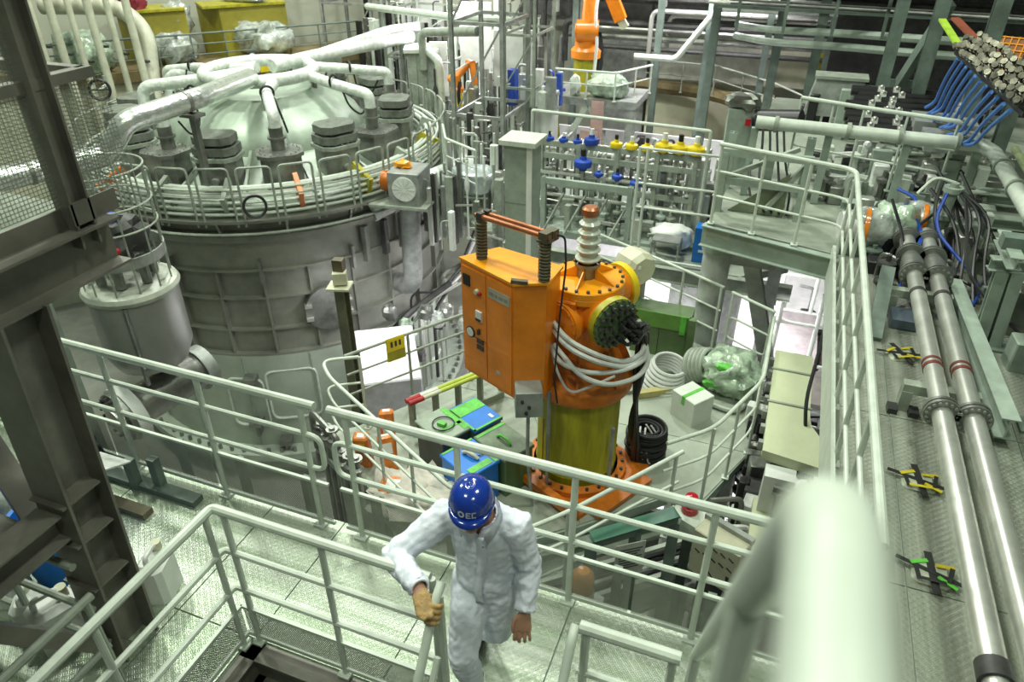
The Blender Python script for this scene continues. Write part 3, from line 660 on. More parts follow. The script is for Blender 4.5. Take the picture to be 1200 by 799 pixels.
face(.52, .58, -.30, -.26, .002, 'door_label', pm('grey_label', (.45, .43, .36)), None, .014)
m = MB(); m.beam((-2.13, 5.53, .845), (-1.98, 5.58, .83), .05, .035); obj('roof_latch', m, brass_b, cb)
[obj('bracket', MB().bb(-2.0, -1.62, 5.95, 6.2, q, q+.12), orange_d, u) for q in (-.35, .35)]
m = MB(); m.cbox((-1.93, 5.50, -.43), (.27, .24, .30), .008, R(24)); jb = obj('junction_box', m, grey_s, u, 'light grey junction box at the cabinet corner')
for dx, dz in ((-.07, .05), (.0, -.02), (-.03, -.09)): p = V((-1.93, 5.50, -.43)) + M.Rotation(R(24), 3, 'Z') @ V((dx, -.12, dz)); obj('indicator', MB().cyl(p, p+V((.01, -.02, 0)), .018, n=10), dark_s, jb)
obj('conduit', MB().tube([(-1.93, 5.5, -.55), (-1.93, 5.5, -1.2), (-1.9, 5.6, -2)], .02, 8, .1), grey_s, u)
def ribbed(p, z0, z1, name):
    pr = [(.055, z0), (.055, z0+.02)]; n = 11
    for k in range(n): z = z0+.03+(z1-z0-.06)*k/n; pr += [(.046, z), (.060, z+.012), (.060, z+.022), (.046, z+.034)]
    pr += [(.05, z1), (0, z1)]; return obj(name, MB().lathe(pr, (p[0], p[1], 0), 18), brass_b, u)
ribbed((-2.585, 5.92), .82, 1.24, 'post_insulator'); ribbed((-1.855, 5.68), .82, 1.24, 'post_insulator')
for o in (0, .09):
    q = V((.42, .9, 0))*o; a = V((-2.64, 5.92, 1.27)) + q; e = V((-1.80, 5.65, 1.27)) + q
    obj('bus_bar', MB().cyl(a, e, .026, n=12), copper, u); obj('clamp', MB().box(e-(e-a)*.06, (.09, .09, .10), R(-18)), brass_b, u); obj('clamp', MB().box(a+(e-a)*.07, (.06, .06, .08), R(-18)), dark_s, u)
obj('bar_yoke', MB().bb(-1.92, -1.78, 5.62, 5.82, 1.23, 1.25), brass_b, u)
tag(obj('earth_cable', MB().tube([(-1.80, 5.72, 1.27), (-1.70, 5.78, 1.26), (-1.655, 5.70, 1.0), (-1.675, 5.63, .5), (-1.72, 5.67, -.25), (-1.70, 5.75, -.6)], .011, 6, .06), blackc), 'thin black cable hanging from the copper bars past the orange cabinet', 'cable')
obj('rust_patch', MB().beam((-1.9, 5.93, -1.9), (-1.9, 5.93, -1.0), .01, .02), copper, u)
for x, y, z in ((-1.82, 5.86, -.55), (-1.15, 6.05, -1.0)): obj('stand_rod', MB().cyl((x, y, ZP), (x, y, z), .022, n=8), grey_s, u)
# hoses slung round the tank
for i, (pts, r, lab) in enumerate((
    ([(-1.95, 6.0, .32), (-1.63, 5.75, .18), (-1.34, 5.79, .05), (-1.08, 6.08, -.17), (-.95, 6.43, -.18), (-1.1, 6.61, .05)], .026, 'uppermost pale grey hose slung across the orange tank'),
    ([(-1.95, 6.0, .25), (-1.63, 5.72, .12), (-1.34, 5.75, .0), (-1.06, 6.05, -.21), (-.92, 6.43, -.22), (-1.1, 6.65, .0)], .026, 'second pale grey hose just under the uppermost one on the tank'),
    ([(-1.85, 5.86, .05), (-1.7, 5.74, -.10), (-1.39, 5.78, -.18), (-1.05, 6.0, -.20), (-.90, 6.35, -.20), (-1.05, 6.62, -.1)], .024, 'middle pale grey hose sagging round the orange tank'),
    ([(-1.80, 5.88, .02), (-1.46, 5.71, -.19), (-1.2, 5.81, -.30), (-.95, 6.12, -.34), (-.90, 6.43, -.30), (-1.04, 6.6, -.16)], .026, 'lowest pale grey hose sagging round the orange tank'),
    ([(-1.9, 5.9, .17), (-1.70, 5.75, -.26), (-1.58, 5.78, -.48), (-1.38, 5.78, -.34), (-1.15, 5.88, -.21)], .014, 'thin grey cable looping below the hoses on the orange tank'))):
    tag(obj('hose', MB().tube(pts, r, 8, .28, k=6), greyc), lab, 'hose', 'pale hoses round the orange tank')
random.seed(3)
bc = thing('cable_bundle', 'thick bundle of black cables hanging from the studded port to the floor', 'cables', (-1.05, 6.6, ZP))
for k in range(16):
    a, c = random.uniform(-.07, .07), random.uniform(-.07, .07); s = pe + pd*.09 + V((.64, .77, 0))*random.uniform(.02, .22) + V((0, 0, random.uniform(-.22, .06)))
    m = MB().tube([s, s+pd*.12+V((0, 0, -.03)), (-1.02+a, 6.48+c, .1), (-1.03+a, 6.56+c, -.6), (-1.02-a, 6.60+c, -1.3), (-.95+c, 6.72+a, -1.93)], .021, 6, .2, k=3); obj('cable', m, blackc, bc)
cc = thing('cable_coil', 'tall coil of black cable standing on the platform right of the orange base', 'cable coil', (-.90, 6.93, ZP))
random.seed(5)
for k in range(13): obj('turn', MB().ring((-.90+random.uniform(-.012, .012), 6.93+random.uniform(-.012, .012), ZP+.022+.033*k), .225+random.uniform(-.012, .012), .021, 28, 6, (random.uniform(-.05, .05), random.uniform(-.05, .05), 1)), blackc, cc)
for r in (.18, .13): obj('turn', MB().ring((-.90, 6.93, ZP+.40), r, .020, 22, 6, (.1, .1, 1)), blackc, cc)
for a in (-.03, .03): obj('pale_tail', MB().tube([(-.95+a, 6.88, ZP+.44), (-.93+a, 6.74, ZP+.42), (-.84+a, 6.69, ZP+.05), (-.74+a, 6.78, ZP+.03), (-.72+a, 6.9, ZP+.25), (-.9+a, 6.95, ZP+.44)], .012, 6, .08), greyc, cc)
# cases with taped lids
def case(x, y, sx, sy, h, rot, body, label, lid, tapes, extra=None):
    t = thing('equipment_case', label, 'case', (x, y, ZP), 'taped cases below the orange cabinet'); m = T(x, y, ZP, rot)
    b = MB(m); b.cbox((0, 0, h/2), (sx, sy, h), .012); obj('body', b, body, t)
    b = MB(m); b.cbox((0, 0, h+.018), (sx+.03, sy+.03, .036), .01); obj('lid', b, lid, t)
    for (tx, ty, tw, th) in tapes: b = MB(m); b.box((tx*sx, ty*sy, h+.039), (tw, th, .004)); obj('tape', b, green_t, t)
    return t, m, h
RB = R(-28)
t, m, h = case(-3.16, 5.95, .52, .40, .52, RB, boxgrey, 'grey case with a looped black cable on its pale top, leftmost of the four', pm('pale_case_top', (.34, .42, .33), .5, 0, .2), [(0, .42, .5, .06), (.2, .1, .05, .3)])
b = MB(m); b.ring((.02, 0, h+.055), .13, .008, 24, 6); obj('cable_loop', b, blackc, t); b = MB(m); b.box((.02, -.02, h+.06), (.10, .06, .04), .4); obj('plug', b, green_t, t)
t, m, h = case(-2.88, 6.27, .52, .40, .52, RB, boxgreen, 'case with blue lid and wide green tape strip, touching the cabinet side', blue_l, [(-.28, 0, .20, .40), (.49, 0, .03, .43), (0, -.50, .54, .03)])
b = MB(m); b.box((.16, .12, h+.040), (.08, .04, .003)); obj('label', b, white_m, t)
t, m, h = case(-2.63, 5.55, .50, .43, .50, RB, blue_l, 'bright blue case right above the worker helmet', blue_l, [(-.47, 0, .03, .42), (.30, .44, .2, .05), (.38, -.02, .09, .3)])
b = MB(m); b.tube([(-.10, -.02, h+.05), (-.05, 0, h+.085), (.05, .02, h+.085), (.10, .04, h+.05)], .022, 8, .03); obj('handle', b, cream, t)
b = MB(m); b.ring((-.02, .12, h+.05), .09, .007, 20, 6); obj('cable_loop', b, blackc, t)
t, m, h = case(-2.37, 5.93, .54, .42, .52, RB, boxgreen, 'dark green case beside the yellow tank body', pm('dusty_green_lid', (.16, .22, .14), .55, 0, .3, 6), [(-.45, 0, .04, .42)])
b = MB(m); b.tube([(-.10, -.02, h+.05), (-.05, 0, h+.085), (.07, 0, h+.085), (.12, 0, h+.05)], .018, 8, .03); obj('handle', b, green_t, t)
tag(obj('dust_sheet', MB().blob((-2.95, 5.15, ZP+.13), (.62, .40, .16), 9, 18, .5, 3.5), pm('pale_sheet', (.56, .53, .46), .6, 0, .2, 6), sharp=70), 'pale crumpled dust sheet on the platform in front of the grey case', 'sheet')
for k, (x, y, h, w_, ax, rz, lab) in enumerate(((-3.78, 5.72, .66, .17, -12, .5, 'tall orange wrapped bundle standing left of the grey case'), (-4.02, 5.55, .50, .18, 8, .3, 'orange wrapped bundle with a yellow label, farthest left on the platform'), (-3.62, 5.45, .52, .19, -22, .7, 'orange wrapped bundle leaning in front of the tall one'), (-3.40, 5.15, .26, .30, 6, .2, 'low orange carton half under the dust sheet'))):
    o = thing('wrapped_bundle', lab, 'bundle', (x, y, ZP), 'orange bundles at the platform edge'); m = T(x, y, ZP, rz) @ M.Rotation(R(ax), 4, 'X')
    b = MB(m); b.cbox((0, 0, h/2), (w_, w_*.8, h), .02); obj('wrapping', b, pm('orange_wrapping', (.80, .24, .035), .3, 0, .25, 8, .4, 14), o)
    b = MB(m); b.box((0, -w_*.405, h*.72), (w_*.6, .006, h*.25)); obj('label', b, yellow if k == 1 else white_m, o); b = MB(m); b.box((0, 0, h+.002), (w_*.5, w_*.4, .004)); obj('top_label', b, white_m, o)
# things at the back of the platform
t = thing('carton', 'white carton with green tape on the platform floor by the right railing', 'box', (-.50, 7.90, ZP)); m = T(-.50, 7.90, ZP, R(-36))
b = MB(m); b.cbox((0, 0, .19), (.40, .36, .38), .008); obj('body', b, pm('white_carton', (.66, .70, .64), .6, 0, .08), t); b = MB(m); b.box((0, 0, .383), (.05, .362, .004)); b.box((0, -.182, .32), (.05, .003, .12)); obj('tape', b, green_t, t)
t = thing('wrapped_hoses', 'large heap of hoses wrapped in clear and green film beside the right railing', 'bundle', (-.12, 8.75, ZP))
obj('wrapping', MB().blob((-.12, 8.70, ZP+.28), (.36, .34, .28), 31, 16, .42, 2.4), film_g, t, sharp=70)
for k in range(5): obj('hose_turn', MB().ring((-.62+.05*k, 8.74+.02*k, ZP+.25), .22, .035, 22, 8, (.9, -.4, .35)), pm('ribbed_grey_hose', (.38, .42, .36), .5, 0, .2), t)
obj('hose_tail', MB().tube([(-.30, 8.2, ZP+.05), (.05, 8.1, ZP+.05), (.2, 8.4, ZP+.06), (.2, 8.9, ZP+.15)], .035, 8, .2), pm('ribbed_grey_hose', (.38, .42, .36)), t)
for k, (x, y, z) in enumerate(((-.2, 8.5, .46), (.05, 8.62, .38), (-.32, 8.45, .2))): obj('tape', MB().blob((x, y, ZP+z), (.12, .06, .06), 40+k, 7, .3), green_t, t)
t = thing('hose_coil', 'coil of pale grey hose lying behind the orange tank', 'hose coil', (-1.02, 8.55, ZP))
for k in range(6): obj('turn', MB().ring((-1.0+.015*k, 8.5+.02*k, ZP+.05+.045*k), .30-.014*k, .026, 26, 6, (.15, -.15, 1)), greyc, t)
t = thing('panel_crate', 'long dark green crate with a bright green top edge at the platform back', 'crate', (-1.15, 9.35, ZP))
obj('body', MB().bb(-1.62, -.78, 9.20, 9.55, ZP, ZP+.72), boxgreen, t); obj('top_edge', MB().bb(-1.62, -.78, 9.16, 9.2, ZP+.50, ZP+.74), pm('bright_green_panel', (.11, .26, .04), .4), t); obj('seam', MB().bb(-1.22, -1.21, 9.195, 9.2, ZP, ZP+.5), dark_s, t)
obj('side_post', MB().bb(-.80, -.70, 9.1, 9.2, ZP, ZP+.74), boxgreen, t)
obj('tape', MB().bb(-.92, -.84, 9.153, 9.16, ZP+.45, ZP+.75), green_t, t)
tag(obj('timber', MB().beam((-1.25, 8.05, ZP+.05), (-.85, 8.32, ZP+.05), .10, .09), pm('pale_timber', (.48, .42, .18), .7)), 'short pale yellow timber lying by the white carton', 'timber')
tag(obj('steel_channel', MB().beam((-1.6, 8.0, ZP+.03), (-.75, 8.55, ZP+.03), .12, .05), grey_s), 'grey steel channel lying behind the orange tank', 'channel')
t = thing('shroud', 'pale octagonal cover on a grey stand behind the orange tank', 'cover', (-1.75, 9.4, ZP))
m = M.Translation((-1.68, 9.36, -.68)) @ M.Rotation(R(50), 4, 'Z') @ M.Rotation(R(90), 4, 'X')
b = MB(m); b.lathe([(0, -.25), (.20, -.25), (.26, -.15), (.26, .12), (.20, .2), (0, .2)], (0, 0, 0), 8); obj('cover', b, cream, t, sharp=20)
obj('stand', MB().bb(-1.78, -1.58, 9.62, 9.8, ZP, -.8), grey_s, t)
obj('label', MB().box((-1.62, 9.14, -.60), (.12, .01, .05), R(20)), white_m, t)
# platform railings
def prail(label, pts, posts, fil=.15, loop=(0, 0), mids=(.72, .38), mat=None, z=ZP, r=.022, **k): return guardrail('guardrail', label, pts, z, posts, 1.1, mids, None, r, .016, .019, mat, fil, loop, 'railings of the machine platform', **k)
prail('platform railing in front of the taped cases, curling back at its left end', [(-4.35, 6.15), (-4.72, 5.92), (-4.45, 5.66), (-2.30, 4.47), (-1.95, 4.50)], [(-4.35, 6.15), (-3.5, 5.13), (-2.95, 4.83), (-2.32, 4.48)])
prail('platform railing from the red beacon to the wrapped hoses', [(-.55, 5.88), (-.13, 6.30), (.28, 7.4), (.30, 8.95)], [(-.13, 6.30), (.08, 6.85), (.28, 7.4), (.30, 8.2), (.30, 8.9)], .2)
prail('short curved gate rail at the back right corner of the platform', [(.30, 9.1), (-.30, 9.48)], [(.28, 9.12), (-.28, 9.46)], .12, (1, 1))
prail('platform railing behind the green crate running to the pale cover', [(-.42, 9.58), (-1.70, 10.30), (-2.75, 10.85)], [(-.46, 9.60), (-1.05, 9.93), (-1.70, 10.30), (-2.7, 10.82)], .12)
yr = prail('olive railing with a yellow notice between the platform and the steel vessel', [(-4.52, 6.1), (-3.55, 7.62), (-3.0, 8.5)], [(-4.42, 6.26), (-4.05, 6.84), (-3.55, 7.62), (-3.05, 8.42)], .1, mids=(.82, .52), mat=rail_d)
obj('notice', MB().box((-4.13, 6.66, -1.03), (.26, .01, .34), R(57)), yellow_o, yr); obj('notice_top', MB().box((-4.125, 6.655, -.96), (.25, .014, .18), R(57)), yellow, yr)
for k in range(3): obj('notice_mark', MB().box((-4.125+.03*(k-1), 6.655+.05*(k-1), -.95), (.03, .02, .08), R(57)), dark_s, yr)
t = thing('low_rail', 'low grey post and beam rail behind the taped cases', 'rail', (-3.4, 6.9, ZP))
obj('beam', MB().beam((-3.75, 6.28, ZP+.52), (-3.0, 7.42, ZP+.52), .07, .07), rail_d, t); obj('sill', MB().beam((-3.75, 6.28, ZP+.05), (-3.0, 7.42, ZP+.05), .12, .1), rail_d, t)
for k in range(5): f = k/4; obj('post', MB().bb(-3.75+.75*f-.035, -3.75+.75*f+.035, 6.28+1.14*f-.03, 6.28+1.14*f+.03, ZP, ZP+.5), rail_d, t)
for k, (o, mt, lb) in enumerate(((0, white_m, 'white pole with a red foot lying on the low rail, upper of two'), (.06, cream, 'pale pole with a red foot lying on the low rail, lower of two'))):
    t = thing('pole', lb, 'pole', (-3.6, 6.3, ZP)); a, e = V((-3.70+o, 6.20-o*.5, -1.40)), V((-3.02+o, 7.25-o*.5, -1.40))
    obj('shaft', MB().cyl(a, e, .028, n=10), mt, t); obj('foot', MB().cyl(a-(e-a)*.06, a+(e-a)*.10, .034, n=10), red, t); obj('band', MB().cyl(a.lerp(e, .3), a.lerp(e, .8), .0285, n=10), pm('lime_band', (.5, .6, .08), .4), t)
t = thing('camera_post', 'tall olive steel post with a small lamp head in front of the steel vessel', 'post', (-5.15, 7.1, -4))
obj('shaft', MB().hbeam((-5.15, 7.1, -4), (-5.15, 7.1, -.52), .14, .14, .012, (0, 1, 0)), pm('olive_steel', (.20, .20, .13), .45, .3, .25), t); obj('head', MB().box((-5.13, 7.08, -.40), (.18, .16, .16), .5), cream, t); obj('cap', MB().box((-5.15, 7.12, -.24), (.14, .12, .16), .2), brass_b, t); obj('tray', MB().box((-5.13, 7.05, -.52), (.30, .26, .03), .3), cream, t)
# valve and pipe cluster at the left end of the platform
t = thing('valve_cluster', 'cluster of stainless valves and pipes at the left end of the platform railing', 'valves', (-4.3, 5.2, ZP))
random.seed(11)
for k in range(6):
    x, y = -4.45+.17*k, 5.35-.11*k; obj('riser', MB().cyl((x, y, -4), (x, y, -1.35+.1*(k % 3)), .035, n=8), steel_d, t)
    obj('valve_body', MB().lathe([(0, 0), (.07, 0), (.07, .03), (.035, .05), (.035, .13), (.07, .15), (.07, .18), (0, .18)], (x, y, -1.55+.1*(k % 3)), 12), steel_d, t)
for z in (-1.75, -1.45, -1.2): obj('header', MB().tube([(-4.55, 5.36, z-.3), (-4.55, 5.36, z), (-4.02, 5.06, z), (-3.98, 5.03, z-.5)], .035, 8, .12), steel_d, t)
# gap between walkway and platform: sign, beacon, boxes, conduits, trays, stair
t = thing('notice_frame', 'dark green frame carrying a grey notice sheet behind the walkway rail', 'sign', (-.6, 5.0, -2.6))
obj('top_bar', MB().beam((-.98, 4.62, -1.22), (-.30, 5.16, -1.16), .09, .10), green_d, t); obj('top_cover', MB().beam((-.98, 4.62, -1.16), (-.30, 5.16, -1.10), .14, .02), pm('teal_green', (.06, .17, .12), .4), t)
for f in (0, .52, 1): p = V((-.98, 4.62, 0)).lerp(V((-.30, 5.16, 0)), f); obj('post', MB().bb(p.x-.05, p.x+.05, p.y-.05, p.y+.05, -3.6, -1.2), green_d, t)
nb = obj('notice', MB().box((-.64, 4.80, -1.50), (.30, .012, .42), R(36)), pm('grey_notice', (.50, .52, .47), .5), t)
for k in range(8):
    p = V((-.64, 4.80, -1.36-.035*k)) + M.Rotation(R(36), 3, 'Z') @ V((-.01*(k % 3), -.009, 0)); obj('text_line', MB().box(p, (.24-.03*(k % 3), .004, .010), R(36)), dark_s, nb)
t = thing('instrument_case', 'beige louvred instrument case below the walkway rail right of the notice', 'cabinet', (.15, 5.1, -1.75)); m = T(.155, 5.13, -1.75, R(-24))
b = MB(m); b.cbox((0, 0, .27), (.48, .24, .54), .01); obj('body', b, pm('beige_case', (.50, .49, .36), .5, 0, .1), t); b = MB(m); b.box((0, .10, .56), (.5, .06, .06)); obj('carry_bar', b, grey_s, t)
for k in range(5):
    for j in range(2): b = MB(m); b.box((-.17+.085*k, -.122, .43-.13*j), (.06, .01, .012), M.Rotation(R(25), 3, 'Y')); obj('louvre', b, dark_s, t)
b = MB(m); b.box((.17, -.122, .16), (.03, .01, .09)); b.box((-.02, -.122, .12), (.14, .008, .01), M.Rotation(R(40), 3, 'Y')); obj('latch', b, black, t)
obj('stand', MB().bb(0, .3, 5.05, 5.2, -3.5, -1.75), dark_s, t)
t = thing('beacon', 'red warning beacon lamp on a pale box below the platform railing', 'lamp', (-.2, 5.5, -1.4))
obj('base', MB().lathe([(0, 0), (.085, 0), (.085, .06), (.07, .07)], (-.2, 5.5, -1.36), 20), red, t); obj('dome', MB().lathe([(.074, .06), (.074, .15), (.06, .19), (0, .20)], (-.2, 5.5, -1.36), 20), pm('red_lens', (.50, .01, .02), .15, coat=.5), t)
obj('box', MB().box((-.17, 5.48, -1.46), (.36, .30, .18), R(-24)), rail_m, t); obj('post', MB().bb(-.22, -.12, 5.42, 5.54, -3.6, -1.55), green_d, t)
t = thing('beacon', 'amber beacon lamp behind the perforated kick mesh right of the worker', 'lamp', (-.72, 3.22, -.3))
obj('base', MB().lathe([(0, -.12), (.085, -.12), (.085, .0), (.078, .02)], (-.72, 3.22, -.16), 20), cream, t); obj('dome', MB().lathe([(.076, .02), (.08, .10), (.07, .17), (.04, .205), (0, .21)], (-.72, 3.22, -.16), 24), pm('amber_lens', (.80, .30, .03), .2, coat=.5), t)
obj('bracket', MB().bb(-.80, -.58, 3.07, 3.32, -.31, -.28), grey_s, t)
t = thing('cable_ladder', 'cable ladder with pale edge beams running under the front of the platform', 'cable tray', (-1.6, 4.6, -2.3))
for o in (0, .35): d = V((.70, -.70, 0))*o; obj('side_rail', MB().beam(V((-2.5, 3.95, -2.25))+d, V((-.05, 6.05, -2.25))+d, .05, .12), rail_m, t)
for k in range(9): p = V((-2.5, 3.95, -2.28)).lerp(V((-.05, 6.05, -2.28)), (k+.5)/9); obj('rung', MB().beam(p, p+V((.245, -.245, 0)), .04, .03), rail_d, t)
for k, (o, r, mt) in enumerate(((.08, .028, blackc), (.14, .02, blackc), (.2, .03, greyc), (.27, .022, blackc))): d = V((.7, -.7, 0))*o; obj('cable', MB().cyl(V((-2.5, 3.95, -2.22))+d, V((-.05, 6.05, -2.22))+d, r, n=7), mt, t)
prail('lower grey stair rails behind the worker on the right', [(-1.75, 4.1, -2.1), (-1.2, 4.55, -1.95), (-.35, 5.45, -1.7)], [(-1.7, 4.14, -2.1), (-1.2, 4.55, -1.95), (-.4, 5.4, -1.7)], .2, mids=(.72, .38))
random.seed(21)
t = thing('conduits', 'dark conduits and pipes in the gap between the walkway and the platform', 'pipes', (-2, 3.8, -2))
for k in range(12):
    y, z = 3.25+random.uniform(0, 1.2), -1.6-random.uniform(0, 1.6); obj('conduit', MB().tube([(-6, y, z), (-2.5+random.uniform(-1, 2), y, z), (-1.8+random.uniform(-1, 2), y+.3, z-.3), (1.0, y+.3, z-.3)], random.choice((.02, .03, .05)), 8, .15), random.choice((grey_s, dark_s, rail_d, steel_d)), t)
for k in range(8): x = -4.5+.66*k; obj('hanger', MB().bb(x-.03, x+.03, 3.5, 3.56, -4.2, -.2), green_d, t)
sup = thing('platform_legs', 'grey columns and beams carrying the machine platform', 'frame', (-2.2, 7.2, -9))
for x, y in ((-4.4, 6.2), (-2.4, 4.8), (-.2, 6.6), (.1, 9.0), (-2.6, 10.4)): obj('leg', MB().hbeam((x, y, -9), (x, y, ZP-.14), .25, .25, .02, (0, 1, 0)), grey_s, sup)
for a, c in (((-4.8, 5.85), (-2.35, 4.5)), ((-2.3, 4.55), (-.1, 6.4)), ((-.1, 6.4), (.25, 9.1))): obj('edge_beam', MB().hbeam((*a, ZP-.26), (*c, ZP-.26), .12, .24), green_s, sup)
# ---------------------------------------------------------------- large steel vessel (cryostat)
CX, CY = -12.45, 15.1; A0 = -50.4
def cp_(r, deg, z): a = R(A0+deg); return V((CX+r*math.cos(a), CY+r*math.sin(a), z))
cr = thing('cryostat', 'huge round steel vessel with a domed lid and ribbed wall', 'vessel', (CX, CY, -9))
obj('lower_wall', MB().lathe([(4.45, -9), (4.45, -8.35), (4.75, -8.35), (4.75, -8.15), (4.32, -8.15), (4.32, -5.45), (4.22, -5.40)], (CX, CY, 0), 72), pm('pale_vessel_steel', (.47, .53, .45), .45, .25, .15, .8), cr)
obj('upper_wall', MB().lathe([(4.18, -5.45), (4.18, -3.25), (4.26, -3.22), (4.26, -2.55), (4.40, -2.50), (4.40, -2.38), (4.2, -2.3), (4.2, -2.02), (4.55, -2.02), (4.55, -1.96), (4.0, -1.94)], (CX, CY, 0), 72), shell_m, cr)
obj('base_bolts', MB().bolts((CX, CY, -8.15), 4.62, 90, .05, .12), steel_d, cr, stuff=True)
for z, w_, r in ((-3.22, .05, 4.33), (-3.92, .045, 4.30), (-4.74, .045, 4.30), (-5.42, .06, 4.32)): obj('stiffener_ring', MB().lathe([(4.1, z-w_/2), (r, z-w_/2), (r, z+w_/2), (4.1, z+w_/2)], (CX, CY, 0), 72), shell_m, cr)
for k in range(-6, 8):
    d = V((math.cos(R(A0+k*13.5+4)), math.sin(R(A0+k*13.5+4)), 0)); c = V((CX, CY, 0))
    obj('stiffener', MB().beam(c+d*4.23+V((0, 0, -5.42)), c+d*4.23+V((0, 0, -3.22)), .05, .13, d), shell_m, cr)
    if k % 2: obj('lug', MB().beam(c+d*4.36+V((0, 0, -3.5)), c+d*4.36+V((0, 0, -2.95)), .06, .16, d), steel_d, cr)
def on_wall(deg, z, r): return cp_(r, deg, z), V((math.cos(R(A0+deg)), math.sin(R(A0+deg)), 0))
p, d = on_wall(8, -4.35, 4.3); mh = obj('manhole_cover', MB().cyl(p, p+d*.10, .55, n=32), steel_d, cr)
for a in (20, 160, 200, 340): q = p+d*.1 + V((-d.y, d.x, 0))*math.cos(R(a))*.5 + V((0, 0, math.sin(R(a))*.5)); obj('clamp', MB().box(q, (.16, .16, .07), R(A0)), steel, mh)
for dg, w_, zc in ((-7, 1.2, -6.6), (-22, .9, -6.8), (32, 1.0, -6.6), (50, 1.0, -6.6)):
    p, d = on_wall(dg, zc, 4.32); s = V((-d.y, d.x, 0)); pts = [p+s*x+V((0, 0, z)) for x, z in ((-w_/2, -.7), (w_/2, -.7), (w_/2, .7), (-w_/2, .7))]; pts = [pts[0].lerp(pts[1], .5)] + pts[1:] + [pts[0], pts[0].lerp(pts[1], .5)]
    pts = [CXY for CXY in pts]; hp_ = obj('hatch_frame', MB().tube([q.lerp(q, 0)+d*(.02-(q-p).dot(s)**2*.115) for q in pts], .035, 6, .22), rail_m, cr)
for dg, z in ((-19, -6.0), (-20, -7.3), (-12, -7.9), (18, -7.6)): p, d = on_wall(dg, z, 4.45); obj('bracket', MB().box(p, (.35, .3, .12), R(A0+dg)).box(p+V((0, 0, -.2)), (.2, .08, .4), R(A0+dg)), steel_d, cr)
for k in range(-3, 4): d = V((math.cos(R(A0+k*21)), math.sin(R(A0+k*21)), 0)); c = V((CX, CY, 0)); obj('lower_seam', MB().beam(c+d*4.33+V((0, 0, -8.1)), c+d*4.33+V((0, 0, -5.45)), .03, .04, d), green_s, cr)
# dome
obj('dome', MB().lathe([(4.1, -1.96), (3.9, -1.80), (3.0, -1.42), (2.45, -1.25), (2.42, -1.05), (2.25, -.78), (1.85, -.48), (1.25, -.24), (.6, -.12), (0, -.08)], (CX, CY, 0), 64), dome_m, cr)
for k in range(16): a = k*22.5+11; obj('dome_rib', MB().beam(cp_(2.45, a, -1.16), cp_(4.05, a, -1.80), .06, .14), rail_m, cr)
def hexprism(m, sx, sy, z0, z1, c=.22):
    x, y = sx/2, sy/2; k = c*min(sx, sy); m.prism([(-x+k, -y), (x-k, -y), (x, -y+k), (x, y-k), (x-k, y), (-x+k, y), (-x, y-k), (-x, -y+k)], z0, z1)
for k in range(16):
    deg = k*22.5+2; P_ = cp_(3.28, deg, 0); m = T(P_.x, P_.y, 0, R(A0+deg+90)); kind = k % 2 or k == 12
    b = MB(m); hexprism(b, .86, .78, -1.75, -.98); pb = obj('port_box', b, steel_d, cr)
    b = MB(m); hexprism(b, .98, .90, -.98, -.90); obj('port_flange', b, rail_d if kind else steel_d, pb)
    b = MB(m); b.bolts((0, 0, -.90), .42, 18, .018, .03); obj('port_bolts', b, grey_s, pb, stuff=True)
    if kind:
        for z0, z1, s_ in ((-.86, -.70, .92), (-.64, -.48, .84)): b = MB(m); hexprism(b, s_, s_*.86, z0, z1); obj('blank_plate', b, pm('dark_cover', (.20, .22, .19), .5, .2, .3), pb)
        b = MB(m); b.cyl((0, -.36, -1.4), (0, -.5, -1.4), .09, n=12); obj('nozzle', b, steel, pb)
    else:
        b = MB(m); b.cyl((0, .1, -.9), (0, .1, -.42), .15, n=16); b.cyl((0, .1, -.66), (0, .1, -.62), .20, n=16); obj('neck', b, steel_d, pb)
        q0 = cp_(3.18, deg, -.42); q1 = cp_(3.18, deg, -.12); q2 = cp_(2.0, deg, .05); q3 = cp_(1.35, deg+10, .10)
        lp = obj('lagged_pipe', MB().tube([q0, q1, q2, q3], .125, 12, .24), foil_w, pb, sharp=80)
        obj('elbow_band', MB().ring(cp_(2.2, deg, .085), .14, .03, 16, 6, (math.cos(R(A0+deg)), math.sin(R(A0+deg)), 0)), black, lp)
        obj('drain_loop', MB().tube([cp_(2.3, deg+3, .0), cp_(2.4, deg+6, -.55), cp_(2.75, deg+6, -.75), cp_(2.95, deg+4, -.35)], .025, 6, .3), blackc, lp)
obj('header_ring', MB().ring((CX, CY, .14), 1.30, .15, 48, 10), foil_w, cr, sharp=80)
for k in range(5): obj('header_strut', MB().cyl(cp_(1.3, k*72, -.5), cp_(1.3, k*72, .0), .07, n=8), steel_d, cr)
# ring pipes lying on the shoulder of the lid
rp = thing('ring_pipes', 'stack of thin ring pipes circling the vessel lid behind its railing', 'pipes', (CX, CY, -1.9))
for r, z, t_, mt in ((4.42, -1.85, .035, rail_m), (4.42, -1.72, .03, rail_m), (4.40, -1.60, .035, foil_w), (4.38, -1.48, .03, rail_d), (4.28, -1.82, .04, rail_d), (4.26, -1.52, .035, rail_m), (4.16, -1.50, .04, steel), (4.12, -1.38, .035, rail_m), (4.0, -1.42, .05, rail_m), (3.88, -1.50, .035, rail_d), (4.3, -1.36, .028, rail_m)):
    obj('ring_pipe', MB().ring((CX, CY, z), r, t_, 80, 6), mt, rp)
for k in range(18):
    a = k*20+5; obj('pipe_clamp', MB().beam(cp_(3.85, a, -1.4), cp_(4.48, a, -1.66), .10, .40), (orange_d if k % 5 == 0 else yellow_o) if k in (0, 1, 15, 3) else rail_d, rp)
